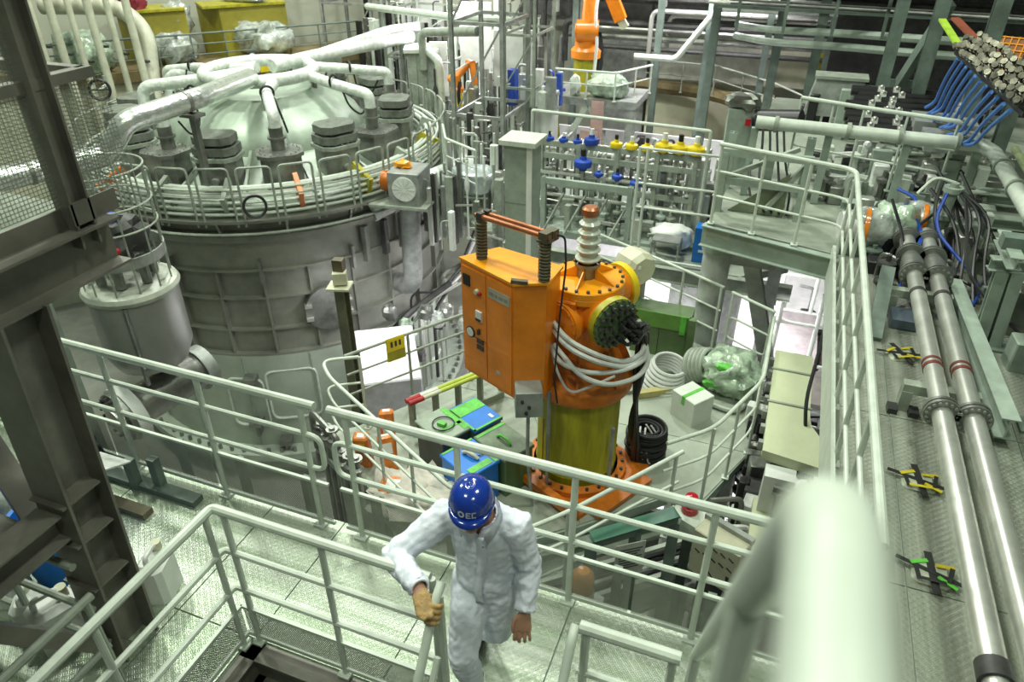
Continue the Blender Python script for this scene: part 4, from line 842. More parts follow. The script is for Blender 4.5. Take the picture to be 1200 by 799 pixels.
# hoop railing round the lid
hr = thing('hoop_railing', 'ring of separate grey hoop rails round the vessel lid', 'railing', (CX, CY, -2))
for k in range(34):
    a = -100 + k*10.6 - 80
    q = [cp_(4.50, a+f*8.6, 0) for f in (0, .5, 1)]
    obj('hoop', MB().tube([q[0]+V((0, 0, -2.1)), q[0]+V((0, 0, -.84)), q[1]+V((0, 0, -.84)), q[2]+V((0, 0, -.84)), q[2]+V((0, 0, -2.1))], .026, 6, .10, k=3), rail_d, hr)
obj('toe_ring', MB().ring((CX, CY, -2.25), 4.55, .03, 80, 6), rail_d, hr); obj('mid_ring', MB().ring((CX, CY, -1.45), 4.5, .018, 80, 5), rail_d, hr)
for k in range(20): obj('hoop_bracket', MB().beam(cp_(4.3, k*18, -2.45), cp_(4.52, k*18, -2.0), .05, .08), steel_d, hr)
tag(obj('cable_loop', MB().ring(cp_(4.62, -7, -1.62), .22, .03, 24, 6, (.64, -.77, .3)), black), 'black cable loop hanging on the hoop railing of the vessel lid', 'cable')
# big ducts over the lid
t = thing('foil_duct', 'long foil lagged duct crossing in front of the lid towards the left edge', 'duct', (-11, 11, 0))
obj('duct', MB().tube([(-12.9, 6.2, -.3), (-12.47, 8.0, -.3), (-11.75, 9.65, -.28), (-11.35, 9.85, .32), (-11.15, 11.7, .38), (-11.75, 13.9, .26)], .205, 20, .22), foil, t, sharp=80)
for p, q in (((-12.3, 8.4, -.3), (-12.27, 8.47, -.3)), ((-11.2, 11.2, .365), (-11.193, 11.28, .367))): obj('duct_band', MB().cyl(p, q, .215, n=20), steel_d, t)
obj('duct_stand', MB().bb(-11.26, -11.14, 11.3, 11.42, -1.6, .12).bb(-11.4, -11.0, 11.2, 11.5, .06, .12), steel_d, t)
t = thing('lagged_duct', 'pale lagged duct rising from the lid centre to the far right', 'duct', (-11.7, 18, 0))
obj('duct', MB().tube([(-12.2, 15.3, .22), (-11.95, 16.5, .24), (-11.3, 19.4, .20), (-10.9, 20.2, .25)], .16, 18, .3), foil_w, t, sharp=80)
obj('duct', MB().tube([(-12.3, 16.4, .10), (-11.7, 20.4, .35), (-11.0, 20.9, .40)], .15, 16, .3), foil_w, t, sharp=80)
obj('stand', MB().cyl((-11.1, 19.9, -3), (-11.1, 19.9, .05), .08, n=8), grey_s, t)
t = thing('lagged_pipe', 'pair of white lagged pipes at the far left of the lid', 'pipe', (-13, 15, 0))
obj('pipe', MB().tube([(-14.9, 13.6, -.9), (-14.9, 13.7, -.15), (-13.4, 14.4, .02), (-12.7, 15.2, .1)], .14, 14, .25), foil_w, t, sharp=80); obj('pipe', MB().tube([(-15.4, 15.0, -.9), (-15.4, 15.1, -.2), (-13.9, 15.4, .0), (-12.9, 15.6, .1)], .14, 14, .25), foil_w, t, sharp=80)
# fan box with its down duct on the vessel side
t = thing('fan_box', 'grey box with a round white fan disc on a bracket beside the lid railing', 'fan', (-7.9, 13.6, -2.4))
m = T(-7.62, 13.55, -1.98, R(8)); b = MB(m); b.cbox((0, 0, .36), (.72, .80, .74), .015); obj('body', b, grey_s, t)
b = MB(m); b.cyl((.02, -.40, .38), (.02, -.43, .38), .27, n=28); fz = obj('fan_disc', b, white_m, t)
for k in range(12): a = k*math.pi/6; b = MB(m); b.beam((.02+.06*math.cos(a), -.435, .38+.06*math.sin(a)), (.02+.26*math.cos(a), -.435, .38+.26*math.sin(a)), .008, .012, (0, 1, 0)); obj('spoke', b, rail_m, fz)
b = MB(m); b.cyl((-.37, 0, .4), (-.62, 0, .4), .22, n=18); obj('motor', b, orange_d, t); b = MB(m); b.box((-.15, 0, -.04), (1.35, .95, .06)); obj('shelf', b, rail_d, t)
b = MB(m); b.blob((-.1, 0, .80), (.16, .12, .08), 4, 8, .6); obj('cable_tangle', b, amber, t)
obj('down_duct', MB().tube([(-7.66, 13.55, -2.0), (-7.75, 13.60, -4.3), (-8.65, 14.1, -4.4)], .23, 18, .5), grey_s, t)
# right side of the vessel: frosted pipes, conduits
t = thing('side_pipes', 'tangle of pipes and brackets on the right shoulder of the vessel', 'pipes', (-8.5, 15, -3))
obj('white_pipe', MB().tube([(-8.6, 13.4, -2.35), (-7.9, 14.4, -2.0), (-7.3, 15.6, -1.85), (-6.9, 16.5, -2.0)], .26, 14, .4), foil_w, t, sharp=80)
random.seed(31)
for k in range(9): a = 22+k*7; obj('bracket', MB().beam(cp_(4.4, a, -3.4), cp_(4.4, a, -2.55), .12, .16), dark_s if k % 2 else steel_d, t)
for k in range(10): a = 20+k*4; obj('conduit', MB().tube([cp_(4.5, a, -7.5+random.uniform(-1, 1)), cp_(4.5, a, -5.5+random.uniform(-.5, 1)), cp_(4.9, a+10, -4.9), cp_(5.2, a+25, -4.6+random.uniform(-.3, .6))], random.choice((.03, .05, .08)), 7, .3), random.choice((dark_s, steel, blackc, rail_d)), t)
for k in range(14): p = cp_(4.9+random.uniform(0, 1.2), 18+random.uniform(0, 26), -4.9+random.uniform(-.5, .4)); obj('wrapped_valve', MB().blob(p, (.16, .16, .2), k, 7, .4), random.choice((film_g, dark_s, steel_d, film)), t)
# smaller vessel with safety cage at the left
VX, VY = -8.62, 6.80
t = thing('cold_box', 'small upright steel vessel with a wire safety cage on top, left of the huge vessel', 'vessel', (VX, VY, -3))
obj('shell', MB().lathe([(0, -2.45), (.30, -2.42), (.52, -2.30), (.63, -2.05), (.63, -1.10)], (VX, VY, 0), 36), pm('cold_box_steel', (.40, .41, .385), .4, .5, .12, 1.5), t)
obj('rim', MB().lathe([(.60, -1.12), (.66, -1.08), (.68, -1.02), (.65, -.96), (.58, -.93), (.0, -.92)], (VX, VY, 0), 36), pm('rim_grey', (.52, .55, .48), .4, .2), t)
obj('cage_band', MB().lathe([(.58, -.56), (.60, -.56), (.60, -.40), (.58, -.40), (.58, -.56)], (VX, VY, 0), 32), grey_s, t)
for k in range(12): a = k*math.pi/6; obj('bar', MB().cyl((VX+.59*math.cos(a), VY+.59*math.sin(a), -1.0), (VX+.59*math.cos(a), VY+.59*math.sin(a), .75), .014, n=6), rail_d, t)
for z in (-.05, .28, .75): obj('cage_hoop', MB().ring((VX, VY, z), .60, .014, 28, 6), rail_d, t)
for k in range(6): a = k*1.05; obj('stud', MB().cyl((VX+.36*math.cos(a), VY+.36*math.sin(a), -.9), (VX+.36*math.cos(a), VY+.36*math.sin(a), -.5), .07, n=10), steel_d, t)
obj('pump_head', MB().blob((VX, VY, -.25), (.36, .34, .28), 3, 9, .5), dark_s, t); obj('blue_cap', MB().lathe([(.25, 0), (.26, .06), (.16, .12), (0, .13)], (VX-.12, VY-.1, -.02), 20), blue, t)
for k, (x, y) in enumerate(((.22, -.42), (.34, -.34))): obj('red_valve', MB().sph((VX+x, VY+y, -.30), .06, 8), red, t)
obj('seam', MB().bb(VX+.35, VX+.40, VY-.55, VY-.50, -2.4, -1.1), steel_d, t)
t = thing('side_duct', 'fat grey duct with a white flange ring below the small vessel', 'duct', (-9, 6.5, -3))
p, q = V((-8.45, 7.6, -2.90)), V((-8.75, 6.25, -2.98)); d = (q-p).normalized()
obj('duct', MB().cyl(p, q, .32, n=24), steel_d, t); obj('white_ring', MB().cyl(q-d*.02, q+d*.16, .46, n=32), white_m, t); obj('end_flange', MB().cyl(q+d*.16, q+d*.24, .42, n=28), steel_d, t); obj('flange_bolts', MB().bolts(q+d*.24, .36, 16, .03, .06, d), dark_s, t, stuff=True); obj('end_disc', MB().cyl(q+d*.24, q+d*.32, .20, n=20), steel, t)
obj('end_band', MB().cyl(p-d*.0, p+d*.2, .38, n=24), grey_s, t)
obj('valve_body', MB().sph((-8.9, 7.0, -2.45), .2, 10), steel_d, t)
t = thing('square_column', 'tall grey square column standing behind the small vessel at left', 'column', (-9.0, 5.9, -9)); obj('shaft', MB().box((-9.0, 5.45, -4.6), (.46, .46, 8.8), .5), green_s, t); obj('cladding', MB().box((-9.35, 5.7, -4.7), (.3, .3, 8.6), .5), grey_s, t)
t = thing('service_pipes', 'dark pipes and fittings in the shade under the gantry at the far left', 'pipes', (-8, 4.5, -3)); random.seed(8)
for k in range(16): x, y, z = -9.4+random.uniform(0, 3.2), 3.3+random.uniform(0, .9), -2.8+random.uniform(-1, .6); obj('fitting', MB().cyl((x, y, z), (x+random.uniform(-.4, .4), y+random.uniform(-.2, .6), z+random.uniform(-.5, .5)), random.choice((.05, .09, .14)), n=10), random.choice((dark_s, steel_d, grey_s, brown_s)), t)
# ---------------------------------------------------------------- right-hand deck: pipes, supports, floor sockets
def flange(m, c, d, r, t=.03): c = V(c); d = V(d); return m.cyl(c-d*t/2, c+d*t/2, r, n=24)
for k, (x, lab) in enumerate(((1.58, 'long stainless pipe along the checker plate deck, nearer the railing'), (1.805, 'long stainless pipe along the checker plate deck, farther from the railing'))):
    t = thing('process_pipe', lab, 'pipe', (x, 5.5, 0), 'twin pipes on the deck'); z = .35
    obj('pipe', MB().cyl((x, 3.12 if k == 0 else 1.2, z), (x, 8.15, z), .078, n=24), steel, t)
    if k == 0: obj('end_band', MB().cyl((x, 3.02, z), (x, 3.14, z), .090, n=24), dark_s, t); obj('end_pipe', MB().cyl((x, 1.2, z), (x, 3.02, z), .070, n=24), steel, t)
    obj('red_band', MB().cyl((x, 6.16, z), (x, 6.20, z), .084, n=24).cyl((x, 6.25, z), (x, 6.28, z), .084, n=24), pm('dark_red_band', (.16, .03, .02), .5), t)
    obj('dark_band', MB().cyl((x, 7.62, z), (x, 7.68, z), .084, n=24), dark_s, t)
    for y in (5.50, 5.545): obj('flange', flange(MB(), (x, y, z), (0, 1, 0), .135, .03), steel_d, t)
    obj('flange_bolts', MB().bolts((x, 5.47, z), .112, 16, .012, .10, (0, 1, 0)), grey_s, t, stuff=True)
    for y in (8.10, 8.15, 8.62, 8.67, 9.1, 9.15): obj('flange', flange(MB(), (x, y, z), (0, 1, 0), .15, .03), steel_d, t)
    obj('reducer', MB().tube([(x, 8.15, z), (x, 8.4, z), (x, 8.62, z)], [.10, .12, .09], 18), steel_d, t); obj('end_spool', MB().cyl((x, 8.67, z), (x, 9.4, z), .085, n=18), steel, t)
    obj('flange_bolts', MB().bolts((x, 8.08, z), .125, 14, .014, .10, (0, 1, 0)), grey_s, t, stuff=True)
for k, (y, lab) in enumerate(((6.02, 'green grey bracket under the twin pipes between the two flange pairs'), (7.9, 'green grey bracket under the far end of the twin pipes'))):
    t = thing('pipe_support', lab, 'support', (1.6, y, 0), 'supports of the twin pipes')
    obj('cross_bar', MB().bb(1.36, 1.96, y-.05, y+.05, .18, .27), rail_d, t); obj('leg', MB().bb(1.36, 1.45, y-.06, y+.06, 0, .2), rail_d, t); obj('leg', MB().bb(1.88, 1.96, y-.05, y+.05, 0, .2), rail_d, t)
    obj('foot', MB().bb(1.28, 1.36, y-.14, y-.02, 0, .05), dark_s, t); obj('foot', MB().bb(1.45, 1.53, y-.14, y-.02, 0, .05), dark_s, t)
t = thing('steel_beam', 'pale green steel beam lying along the deck right of the twin pipes', 'beam', (2.12, 7, 0))
obj('beam', MB().hbeam((2.13, 5.72, .18), (2.02, 8.35, .18), .14, .20, .014), green_s, t); obj('foot_strip', MB().beam((2.02, 5.85, .04), (1.93, 8.2, .04), .05, .06), green_d, t)
tape_k = pm('black_tape', (.02, .02, .02), .45); tape_y = pm('hazard_yellow', (.62, .50, .02), .45, 0, .2)
def socket(y, lab, gt, ang):
    t = thing('floor_marker', lab, 'marker', (1.46, y, 0), 'taped floor markers on the checker plate')
    m = T(1.46, y, 0, R(ang)); b = MB(m); b.cbox((0, 0, .018), (.24, .20, .036), .03); obj('cover', b, pm('clear_cover', (.50, .54, .42), .3, 0, .25, 8), t)
    for k, (px, py, sx, sy, a, mt) in enumerate(((0, 0, .05, .36, 8, tape_k), (-.02, .0, .42, .035, -14, tape_k), (-.08, .06, .12, .03, 30, tape_y if not gt else green_t), (.09, -.07, .13, .03, -30, tape_y if not gt else green_t), (.08, .07, .12, .03, 10, tape_y), (-.09, -.06, .03, .10, 10, tape_k), (.11, .0, .03, .14, -10, tape_k), (.0, -.09, .16, .026, 5, tape_y if not gt else tape_k))):
        b = MB(m); b.box((px, py, .038+.002*k), (sx, sy, .003), R(a)); obj('tape_strip', b, mt, t)
socket(6.93, 'taped floor marker farthest up the deck beside the railing', 0, 20); socket(5.0, 'black and yellow taped cross marker, middle of the three on the deck', 0, 0); socket(4.05, 'black and green taped cross marker nearest the camera', 1, -4)
# sturdy pale green stands
def stand(x, y, h, lean, lab, w=.55):
    t = thing('equipment_stand', lab, 'stand', (x, y, 0), 'pale green stands at the right edge')
    for dx in (0, .14): obj('post', MB().hbeam((x+dx, y, 0), (x+dx-lean, y+.25*dx, h), .11, .11, .014, (0, 1, 0)), green_s, t)
    obj('base', MB().bb(x-.1, x+.3, y-.12, y+.12, 0, .025), green_d, t)
    obj('cross_beam', MB().hbeam((x-lean-.12, y, h+.06), (x+w, y+.1, h+.06), .12, .12, .012), green_s, t); obj('top_channel', MB().hbeam((x-lean+.02, y-.25, h+.18), (x-lean+.02, y+.45, h+.18), .12, .12, .012), green_s, t)
    obj('clamp', MB().bb(x-lean-.08, x-lean+.14, y-.02, y+.14, h+.22, h+.34), green_d, t); obj('side_box', MB().bb(x-lean+.2, x-lean+.5, y-.1, y+.2, h+.12, h+.26), green_s, t)
    return t
stand(2.20, 7.45, .82, .04, 'green stand with two posts beside the far end of the steel beam'); stand(2.42, 6.1, .62, -.05, 'green stand at the right edge beside the near end of the steel beam'); stand(2.75, 8.6, .9, 0, 'green stand under the inclined pipe at the right edge'); stand(2.42, 5.2, .35, -.1, 'lowest green stand at the right edge of the picture')
# pipe bridge behind the railing
t = thing('pipe_bridge', 'thick pale pipe running across behind the deck railing and turning along the right edge', 'pipe', (1.2, 10.9, 0))
obj('pipe', MB().tube([(-.45, 10.93, 1.1), (2.42, 10.95, 1.06), (2.55, 10.8, 1.02), (2.56, 8.2, 1.0), (2.5, 6.0, 1.0)], .088, 18, .05), rail_m, t)
for x in (-.2, .75, 1.4, 2.1): obj('pipe_collar', MB().cyl((x, 10.93, 1.09), (x+.05, 10.93, 1.09), .115, n=18), rail_d, t)
for y in (10.2, 9.4, 8.4): obj('pipe_collar', MB().cyl((2.56, y, 1.01), (2.56, y+.05, 1.01), .115, n=18), rail_d, t)
for x in (-.45, .55, 1.55, 2.4): obj('leg', MB().bb(x-.05, x+.05, 10.95, 11.05, 0, 1.0), green_s, t)
tag(obj('thin_pipe', MB().tube([(2.85, 11.2, 1.0), (2.85, 8, .9)], .045, 10), pm('lime_grey_pipe', (.48, .55, .30), .4)), 'thin lime grey pipe at the right edge beside the thick pale pipe', 'pipe')
guardrail('guardrail', 'pale handrail in front of the black cable bundles at upper right', [(.10, 11.75), (.95, 11.45), (2.15, 11.1)], .2, [(.10, 11.75), (.55, 11.6), (.95, 11.45), (1.5, 11.29), (2.1, 11.12)], 1.1, (.72, .4), None, .03, .016, .018)
# frames and machinery between railing and pipe bridge
t = thing('machine_frame', 'grey steel frame with a triangular plate behind the short deck railing', 'frame', (-.3, 10.4, 0))
for x, y in ((-.75, 10.2), (-.15, 10.35), (.35, 10.2), (-.75, 11.2), (.35, 11.3)): obj('post', MB().hbeam((x, y, -.1), (x, y, .85), .12, .12, .012, (0, 1, 0)), green_s, t)
obj('tri_plate', MB(T(0, 10.25, 0)).add([(-.6, 0, 0), (.15, 0, 0), (.15, 0, .62), (-.6, .03, 0), (.15, .03, 0), (.15, .03, .62)], [(0, 1, 2), (5, 4, 3), (0, 3, 4, 1), (1, 4, 5, 2), (2, 5, 3, 0)]), pm('olive_green_plate', (.22, .26, .17), .5), t)
for z in (.45, .85): obj('rail_bar', MB().beam((-.8, 10.2, z), (.4, 10.2, z), .08, .1), green_s, t)
obj('diagonal', MB().beam((-.7, 10.18, .5), (.2, 10.5, .9), .06, .06), rail_d, t); obj('diagonal', MB().beam((-.1, 10.18, .1), (.35, 10.3, .8), .06, .06), rail_d, t)
t = thing('drive_unit', 'upright green grey box with a black motor and hanging black cables behind the deck railing', 'machine', (-.75, 12, 0))
obj('body', MB().box((-.72, 11.9, .55), (.42, .3, 1.0), .15), green_s, t); obj('motor', MB().cyl((-.5, 11.8, .9), (.15, 11.6, 1.0), .16, n=18), black, t); obj('mount', MB().blob((-.75, 11.9, 1.15), (.25, .2, .12), 2, 8, .4), steel_d, t); obj('lamp', MB().box((-.60, 11.7, .88), (.08, .04, .10)), red, t)
for k in range(5): obj('cable', MB().tube([(-.5+.1*k, 11.7, 1.0), (-.45+.12*k, 11.3, .9-.1*k), (-.4+.15*k, 10.7, .2), (-.2+.1*k, 10.2, .05)], .018, 6, .25), blackc, t)
random.seed(41)
def clutter(name, lab, cat, x0, x1, y0, y1, z0, zs, n, mats, seed, g=1.):
    """a bench of small machine pieces: boxes, cylinders, flanges, pipes"""
    rr = random.Random(seed); t = thing(name, lab, cat, ((x0+x1)/2, (y0+y1)/2, z0))
    for k in range(n):
        x, y = rr.uniform(x0, x1), rr.uniform(y0, y1); h = rr.uniform(.3, 1)*zs; m = rr.choice(mats); q = rr.random()
        if q < .42: obj('housing', MB(T(x, y, z0, rr.uniform(-.2, .2))).cbox((0, 0, h/2), (rr.uniform(.10, .30)*g, rr.uniform(.10, .25)*g, h), .012), m, t)
        elif q < .66: obj('pipe', MB().tube([(x, y, z0), (x, y, z0+h), (x+rr.uniform(-.4, .4), y+rr.uniform(-.2, .2), z0+h)], rr.uniform(.02, .05)*g, 7, .1), m, t)
        elif q < .85: obj('valve', MB().lathe([(0, 0), (.09*g, 0), (.09*g, .04), (.045*g, .06), (.045*g, h*.6), (.1*g, h*.65), (.1*g, h*.75), (.03, h*.8), (.03, h), (0, h)], (x, y, z0), 12), m, t)
        else: obj('bar', MB().beam((x, y, z0+h*.5), (x+rr.uniform(-.6, .6), y+rr.uniform(-.2, .2), z0+h*.5), .06*g, .06*g), m, t)
    return t
MX = [green_s, rail_d, steel, steel_d, dark_s, grey_s, rail_m]
clutter('pump_skid', 'row of green grey pump housings just behind the deck railing corner', 'machine', .95, 2.6, 9.9, 10.5, 0, .45, 26, MX, 1)
clutter('valve_skid', 'second row of small housings and valves behind the wrapped cylinders', 'machine', .6, 2.8, 11.0, 11.6, 0, .55, 34, MX+[white_m], 2)
clutter('valve_skid', 'valve bench between the thick pale pipe and the black cable bundles', 'machine', .4, 3.2, 11.7, 12.3, .2, .5, 34, MX+[white_m], 3)
clutter('valve_skid', 'cluster of fittings beyond the twin pipes at the right', 'machine', 2.0, 3.2, 9.2, 10.2, 0, .6, 26, MX, 4)
clutter('valve_skid', 'cluster of dark fittings around the far flanges of the twin pipes', 'machine', 1.25, 2.1, 8.55, 9.3, 0, .4, 22, [steel_d, dark_s, steel, black, green_d], 5)
clutter('valve_skid', 'dark fittings at the right edge beyond the green stands', 'machine', 2.4, 3.3, 6.3, 8.5, 0, .6, 26, [green_d, dark_s, steel_d, green_s], 6)
for k, (y, z, w_) in enumerate(((9.62, .05, .16), (10.75, .05, .2), (11.55, .1, .16))): tag(obj('channel_beam', MB().hbeam((.9, y, z+.06), (3.4, y+.1, z+.06), w_, .14), green_s), ('green grey beam on the deck right behind the wrapped cylinders', 'green grey beam under the thick pale pipe', 'green grey beam below the black cable bundles')[k], 'beam')
for k, (x, y, lab) in enumerate(((1.12, 9.35, 'film wrapped cylinder with an orange band beside the railing corner'), (1.75, 9.75, 'film wrapped cylinder with an orange band beyond the twin pipes'))):
    t = thing('wrapped_cylinder', lab, 'cylinder', (x, y, .3), 'film wrapped cylinders on the deck')
    obj('cylinder', MB().cyl((x-.3, y-.05, .36), (x+.3, y+.05, .36), .17, n=20), white_m if k == 0 else pm('pale_blue_cover', (.45, .55, .66), .4), t)
    obj('film', MB().blob((x+.1, y+.02, .36), (.36, .2, .22), 50+k, 10, .3), film, t, sharp=70); obj('orange_band', MB().cyl((x-.03+.04*k, y, .36), (x+.02+.04*k, y, .36), .235, n=20), orange, t)
    obj('saddle', MB().bb(x-.25, x+.25, y-.12, y+.12, 0, .2), green_d, t)
tag(obj('film_bundle', MB().blob((1.45, 9.45, .42), (.24, .2, .22), 61, 10, .45), film_g, sharp=70), 'crumpled clear film bundle between the two wrapped cylinders', 'bundle')
hz = thing('hanging_cables', 'dark blue and black cables drooping over the far ends of the twin pipes', 'cables', (1.8, 9, 0)); random.seed(51)
for k in range(12):
    x = random.uniform(1.3, 2.3); y = random.uniform(8.4, 9.8); obj('cable', MB().tube([(x, y+.6, random.uniform(.5, 1.0)), (x+random.uniform(-.2, .3), y+.2, random.uniform(.3, .8)), (x+random.uniform(-.4, .5), y-.4, random.uniform(.1, .4)), (x+random.uniform(-.6, .6), y-random.uniform(.6, 1.2), .05)], .020, 6, .3), blue if k % 5 == 0 else blackc, hz)
t = thing('valve_mast', 'upright valve mast with hanging cables beyond the twin pipes', 'valve', (1.98, 9.6, 0))
obj('shaft', MB().cyl((1.98, 9.6, 0), (1.98, 9.6, .95), .05, n=10), rail_d, t); obj('body', MB().lathe([(0, .5), (.1, .5), (.1, .56), (.06, .6), (.06, .8), (.11, .84), (.11, .9), (0, .9)], (1.98, 9.6, 0), 14), green_s, t); obj('lever', MB().tube([(1.98, 9.6, .95), (1.75, 9.6, 1.0), (1.6, 9.5, .8)], .018, 6, .1), rail_m, t)
for k in range(3): obj('cable', MB().tube([(2.0, 9.6, .9), (2.2+.1*k, 9.3, .7), (2.15+.1*k, 8.8, .3), (2.1+.15*k, 8.2, .05)], .018, 6, .3), blackc, t)
tag(obj('leaning_plate', MB().beam((1.22, 7.15, .02), (1.30, 8.05, .42), .14, .06, (0, -.4, 1)), green_d), 'narrow dark green plate leaning against the pipe bracket beside the railing', 'plate')
tag(obj('blue_cover', MB().box((1.52, 7.62, .06), (.26, .30, .1)), pm('slate_blue_cover', (.10, .13, .17), .5)), 'slate blue cover on the floor under the twin pipes', 'cover')
for x, y, lab in ((1.42, 3.0, 'small grey box at the bottom edge left of the pipe end band'), (1.72, 3.02, 'small grey box at the bottom right corner between the twin pipes')): tag(obj('conduit_box', MB().cbox((x, y, .05), (.13, .12, .10), .012, .3), grey_s), lab, 'box')
# pale green cable duct below the edge of the deck
t = thing('cable_duct', 'pale yellow green cable duct with a curved end beside the deck edge below', 'duct', (.65, 7, -1.2))
obj('cover', MB().prism([(.38, 8.3), (.38, 6.25), (1.05, 6.15), (1.05, 6.62), (.92, 6.70), (.84, 6.85), (.82, 7.05), (.82, 8.3)], -1.12, -1.0), tray_m, t)
for y in (7.85, 7.15): obj('strap', MB().bb(.36, .84, y-.015, y+.015, -1.0, -.985), rail_d, t)
for k in range(7): obj('clip', MB().bb(.33, .38, 6.4+.28*k, 6.46+.28*k, -1.12, -1.02), grey_s, t)
obj('lower_cover', MB().prism([(.40, 6.2), (.40, 5.0), (.80, 5.0), (.80, 6.2)], -1.72, -1.6), tray_m, t); obj('drop_cover', MB().bb(.44, .74, 6.0, 6.2, -1.62, -1.12), white_m, t)
t = thing('duct_bracket', 'grey steel bracket under the pale green cable duct', 'bracket', (.8, 5.9, -2))
obj('arm', MB().hbeam((.55, 6.0, -1.25), (1.2, 5.9, -1.25), .08, .1), grey_s, t); obj('post', MB().hbeam((.62, 5.95, -3.5), (.62, 5.95, -1.25), .08, .08, .01, (0, 1, 0)), grey_s, t)
tag(obj('edge_cable', MB().tube([(.90, 8.9, -.2), (.80, 7.6, -.5), (.72, 6.9, -.8), (.95, 6.6, -1.6)], .02, 6, .3), blackc), 'black cable drooping beside the deck edge next to the cable duct', 'cable')
clutter('pipe_cluster', 'dark tangle of pipes and connectors in the slot left of the cable duct', 'pipes', .28, .45, 4.4, 8.2, -2.6, .9, 70, [steel, black, dark_s, steel_d, white_m, blackc], 7)
clutter('pipe_cluster', 'dark pipe tangle below the curved gate rail', 'pipes', .3, 1.2, 8.4, 10.0, -3.2, .9, 40, [steel, black, dark_s, grey_s, green_d], 8)
# black bundles with silver clamps
bb_ = thing('cable_bundles', 'rows of thick black cables with silver clamps behind the upper right handrail', 'cables', (1.7, 13, 0)); random.seed(61)
for k in range(9):
    y = 12.1+.24*k; z = .75+.03*k; x0 = .7+random.uniform(0, .3)
    obj('cable', MB().cyl((x0, y, z), (2.15+.06*k, y+.1, z), .085, n=10), black, bb_)
    for x in (x0+.25+random.uniform(0, .2), 1.5+random.uniform(-.1, .1), 2.1+.06*k):
        cl = obj('clamp', MB().cyl((x, y, z), (x+.10, y, z), .105, n=10), steel, bb_); obj('clamp_screw', MB().sph((x+.05, y-.05, z+.10), .035, 5), steel, cl)
t = thing('grey_hopper', 'light grey tapered box behind the black cable bundles', 'box', (.8, 15.2, .3)); obj('body', MB().add([(.2, 14.9, .3), (1.25, 14.9, .3), (1.25, 15.5, .3), (.2, 15.5, .3), (.32, 15, .95), (1.15, 15, .95), (1.15, 15.4, .95), (.32, 15.4, .95)], [(3, 2, 1, 0), (4, 5, 6, 7), (0, 1, 5, 4), (1, 2, 6, 5), (2, 3, 7, 6), (3, 0, 4, 7)]), grey_s, t, sharp=20); obj('lid', MB().bb(.28, 1.2, 14.95, 15.45, .95, 1.0), rail_d, t)
# diagonal connector bank with blue hoses
cbk = thing('connector_bank', 'diagonal bank of brass and silver connectors at the upper right edge', 'connectors', (2.3, 10.6, 1.6)); random.seed(71)
for i in range(19):
    for j in range(4):
        f = i/18; p = V((2.06+.17*f, 12.2-3.3*f, 2.05)) + V((.10*j-.08, .05*j, .04*j+random.uniform(-.02, .02))); b = MB()
        d = V((-.35+random.uniform(-.15, .15), -.7, .45+random.uniform(-.15, .15))).normalized(); b.cyl(p, p+d*.07, .045, n=8); b.cyl(p+d*.07, p+d*.10, .030, n=8); b.cyl(p+d*.10, p+d*.14, .038, n=8); obj('connector', b, pm('aged_nickel', (.17, .16, .125), .38, .75, .45, 9), cbk)
obj('mounting_plate', MB().prism([(1.98, 12.3), (2.45, 12.3), (2.70, 8.8), (2.2, 8.8)], 1.94, 1.99), black, cbk)
for k in range(11):
    f = k/10; p = V((2.0+.15*f, 12.0-2.9*f, 1.93)); q = V((1.92+.25*f, 12.9-1.9*f, 1.05-.05*(k % 2)))
    tag(obj('hose', MB().tube([p, p.lerp(q, .25)+V((0, .15, -.12)), p.lerp(q, .65)+V((.05, .12, -.18)), q], .024, 8, .3), blue_h), ('blue hose hanging from the far end of the connector bank', 'second blue hose from the far end of the connector bank', 'third blue hose from the far end of the connector bank', 'fourth blue hose from the far end of the connector bank', 'fifth blue hose from the far end of the connector bank', 'middle blue hose of the row under the connector bank', 'fifth blue hose from the near end of the connector bank', 'fourth blue hose from the near end of the connector bank', 'third blue hose from the near end of the connector bank', 'second blue hose from the near end of the connector bank', 'blue hose hanging from the near end of the connector bank')[k], 'hose', 'blue hoses under the connector bank')
t = thing('hose_trough', 'grey stepped trough into which the blue hoses run', 'trough', (2.1, 11.8, .8))
for k in range(2): obj('step', MB().bb(1.75+.1*k, 2.6, 12.3-.75*k, 12.95-.75*k, .80-.05*k, .98-.05*k), grey_s, t)
t = thing('grid_panel', 'small orange brown grid panel at the upper right edge', 'panel', (2.45, 11.2, 2.0)); gm = M.Translation((2.42, 11.2, 2.15)) @ M.Rotation(R(-20), 4, 'Z') @ M.Rotation(R(60), 4, 'X')
b = MB(gm); b.box((0, 0, 0), (.30, .42, .03)); obj('backing', b, pm('rust_orange', (.30, .10, .02), .5), t)
for k in range(4): b = MB(gm); b.box((-.12+.08*k, 0, .02), (.012, .42, .02)); obj('bar', b, amber, t)
for k in range(6): b = MB(gm); b.box((0, -.2+.08*k, .02), (.30, .012, .02)); obj('bar', b, amber, t)
tag(obj('sling', MB().beam((1.85, 13.3, 2.25), (2.04, 12.2, 2.02), .10, .03), lime), 'lime yellow fabric strap above the blue hoses', 'strap')
tag(obj('sling', MB().beam((2.05, 13.5, 2.25), (2.25, 12.3, 2.10), .12, .03), pm('rust_red_strap', (.28, .07, .035), .6)), 'rust red strap beside the lime yellow strap', 'strap')
tag(obj('sling', MB().beam((2.40, 10.6, 2.02), (2.42, 10.35, 1.9), .06, .03), lime), 'short lime strap hanging below the orange grid panel', 'strap')
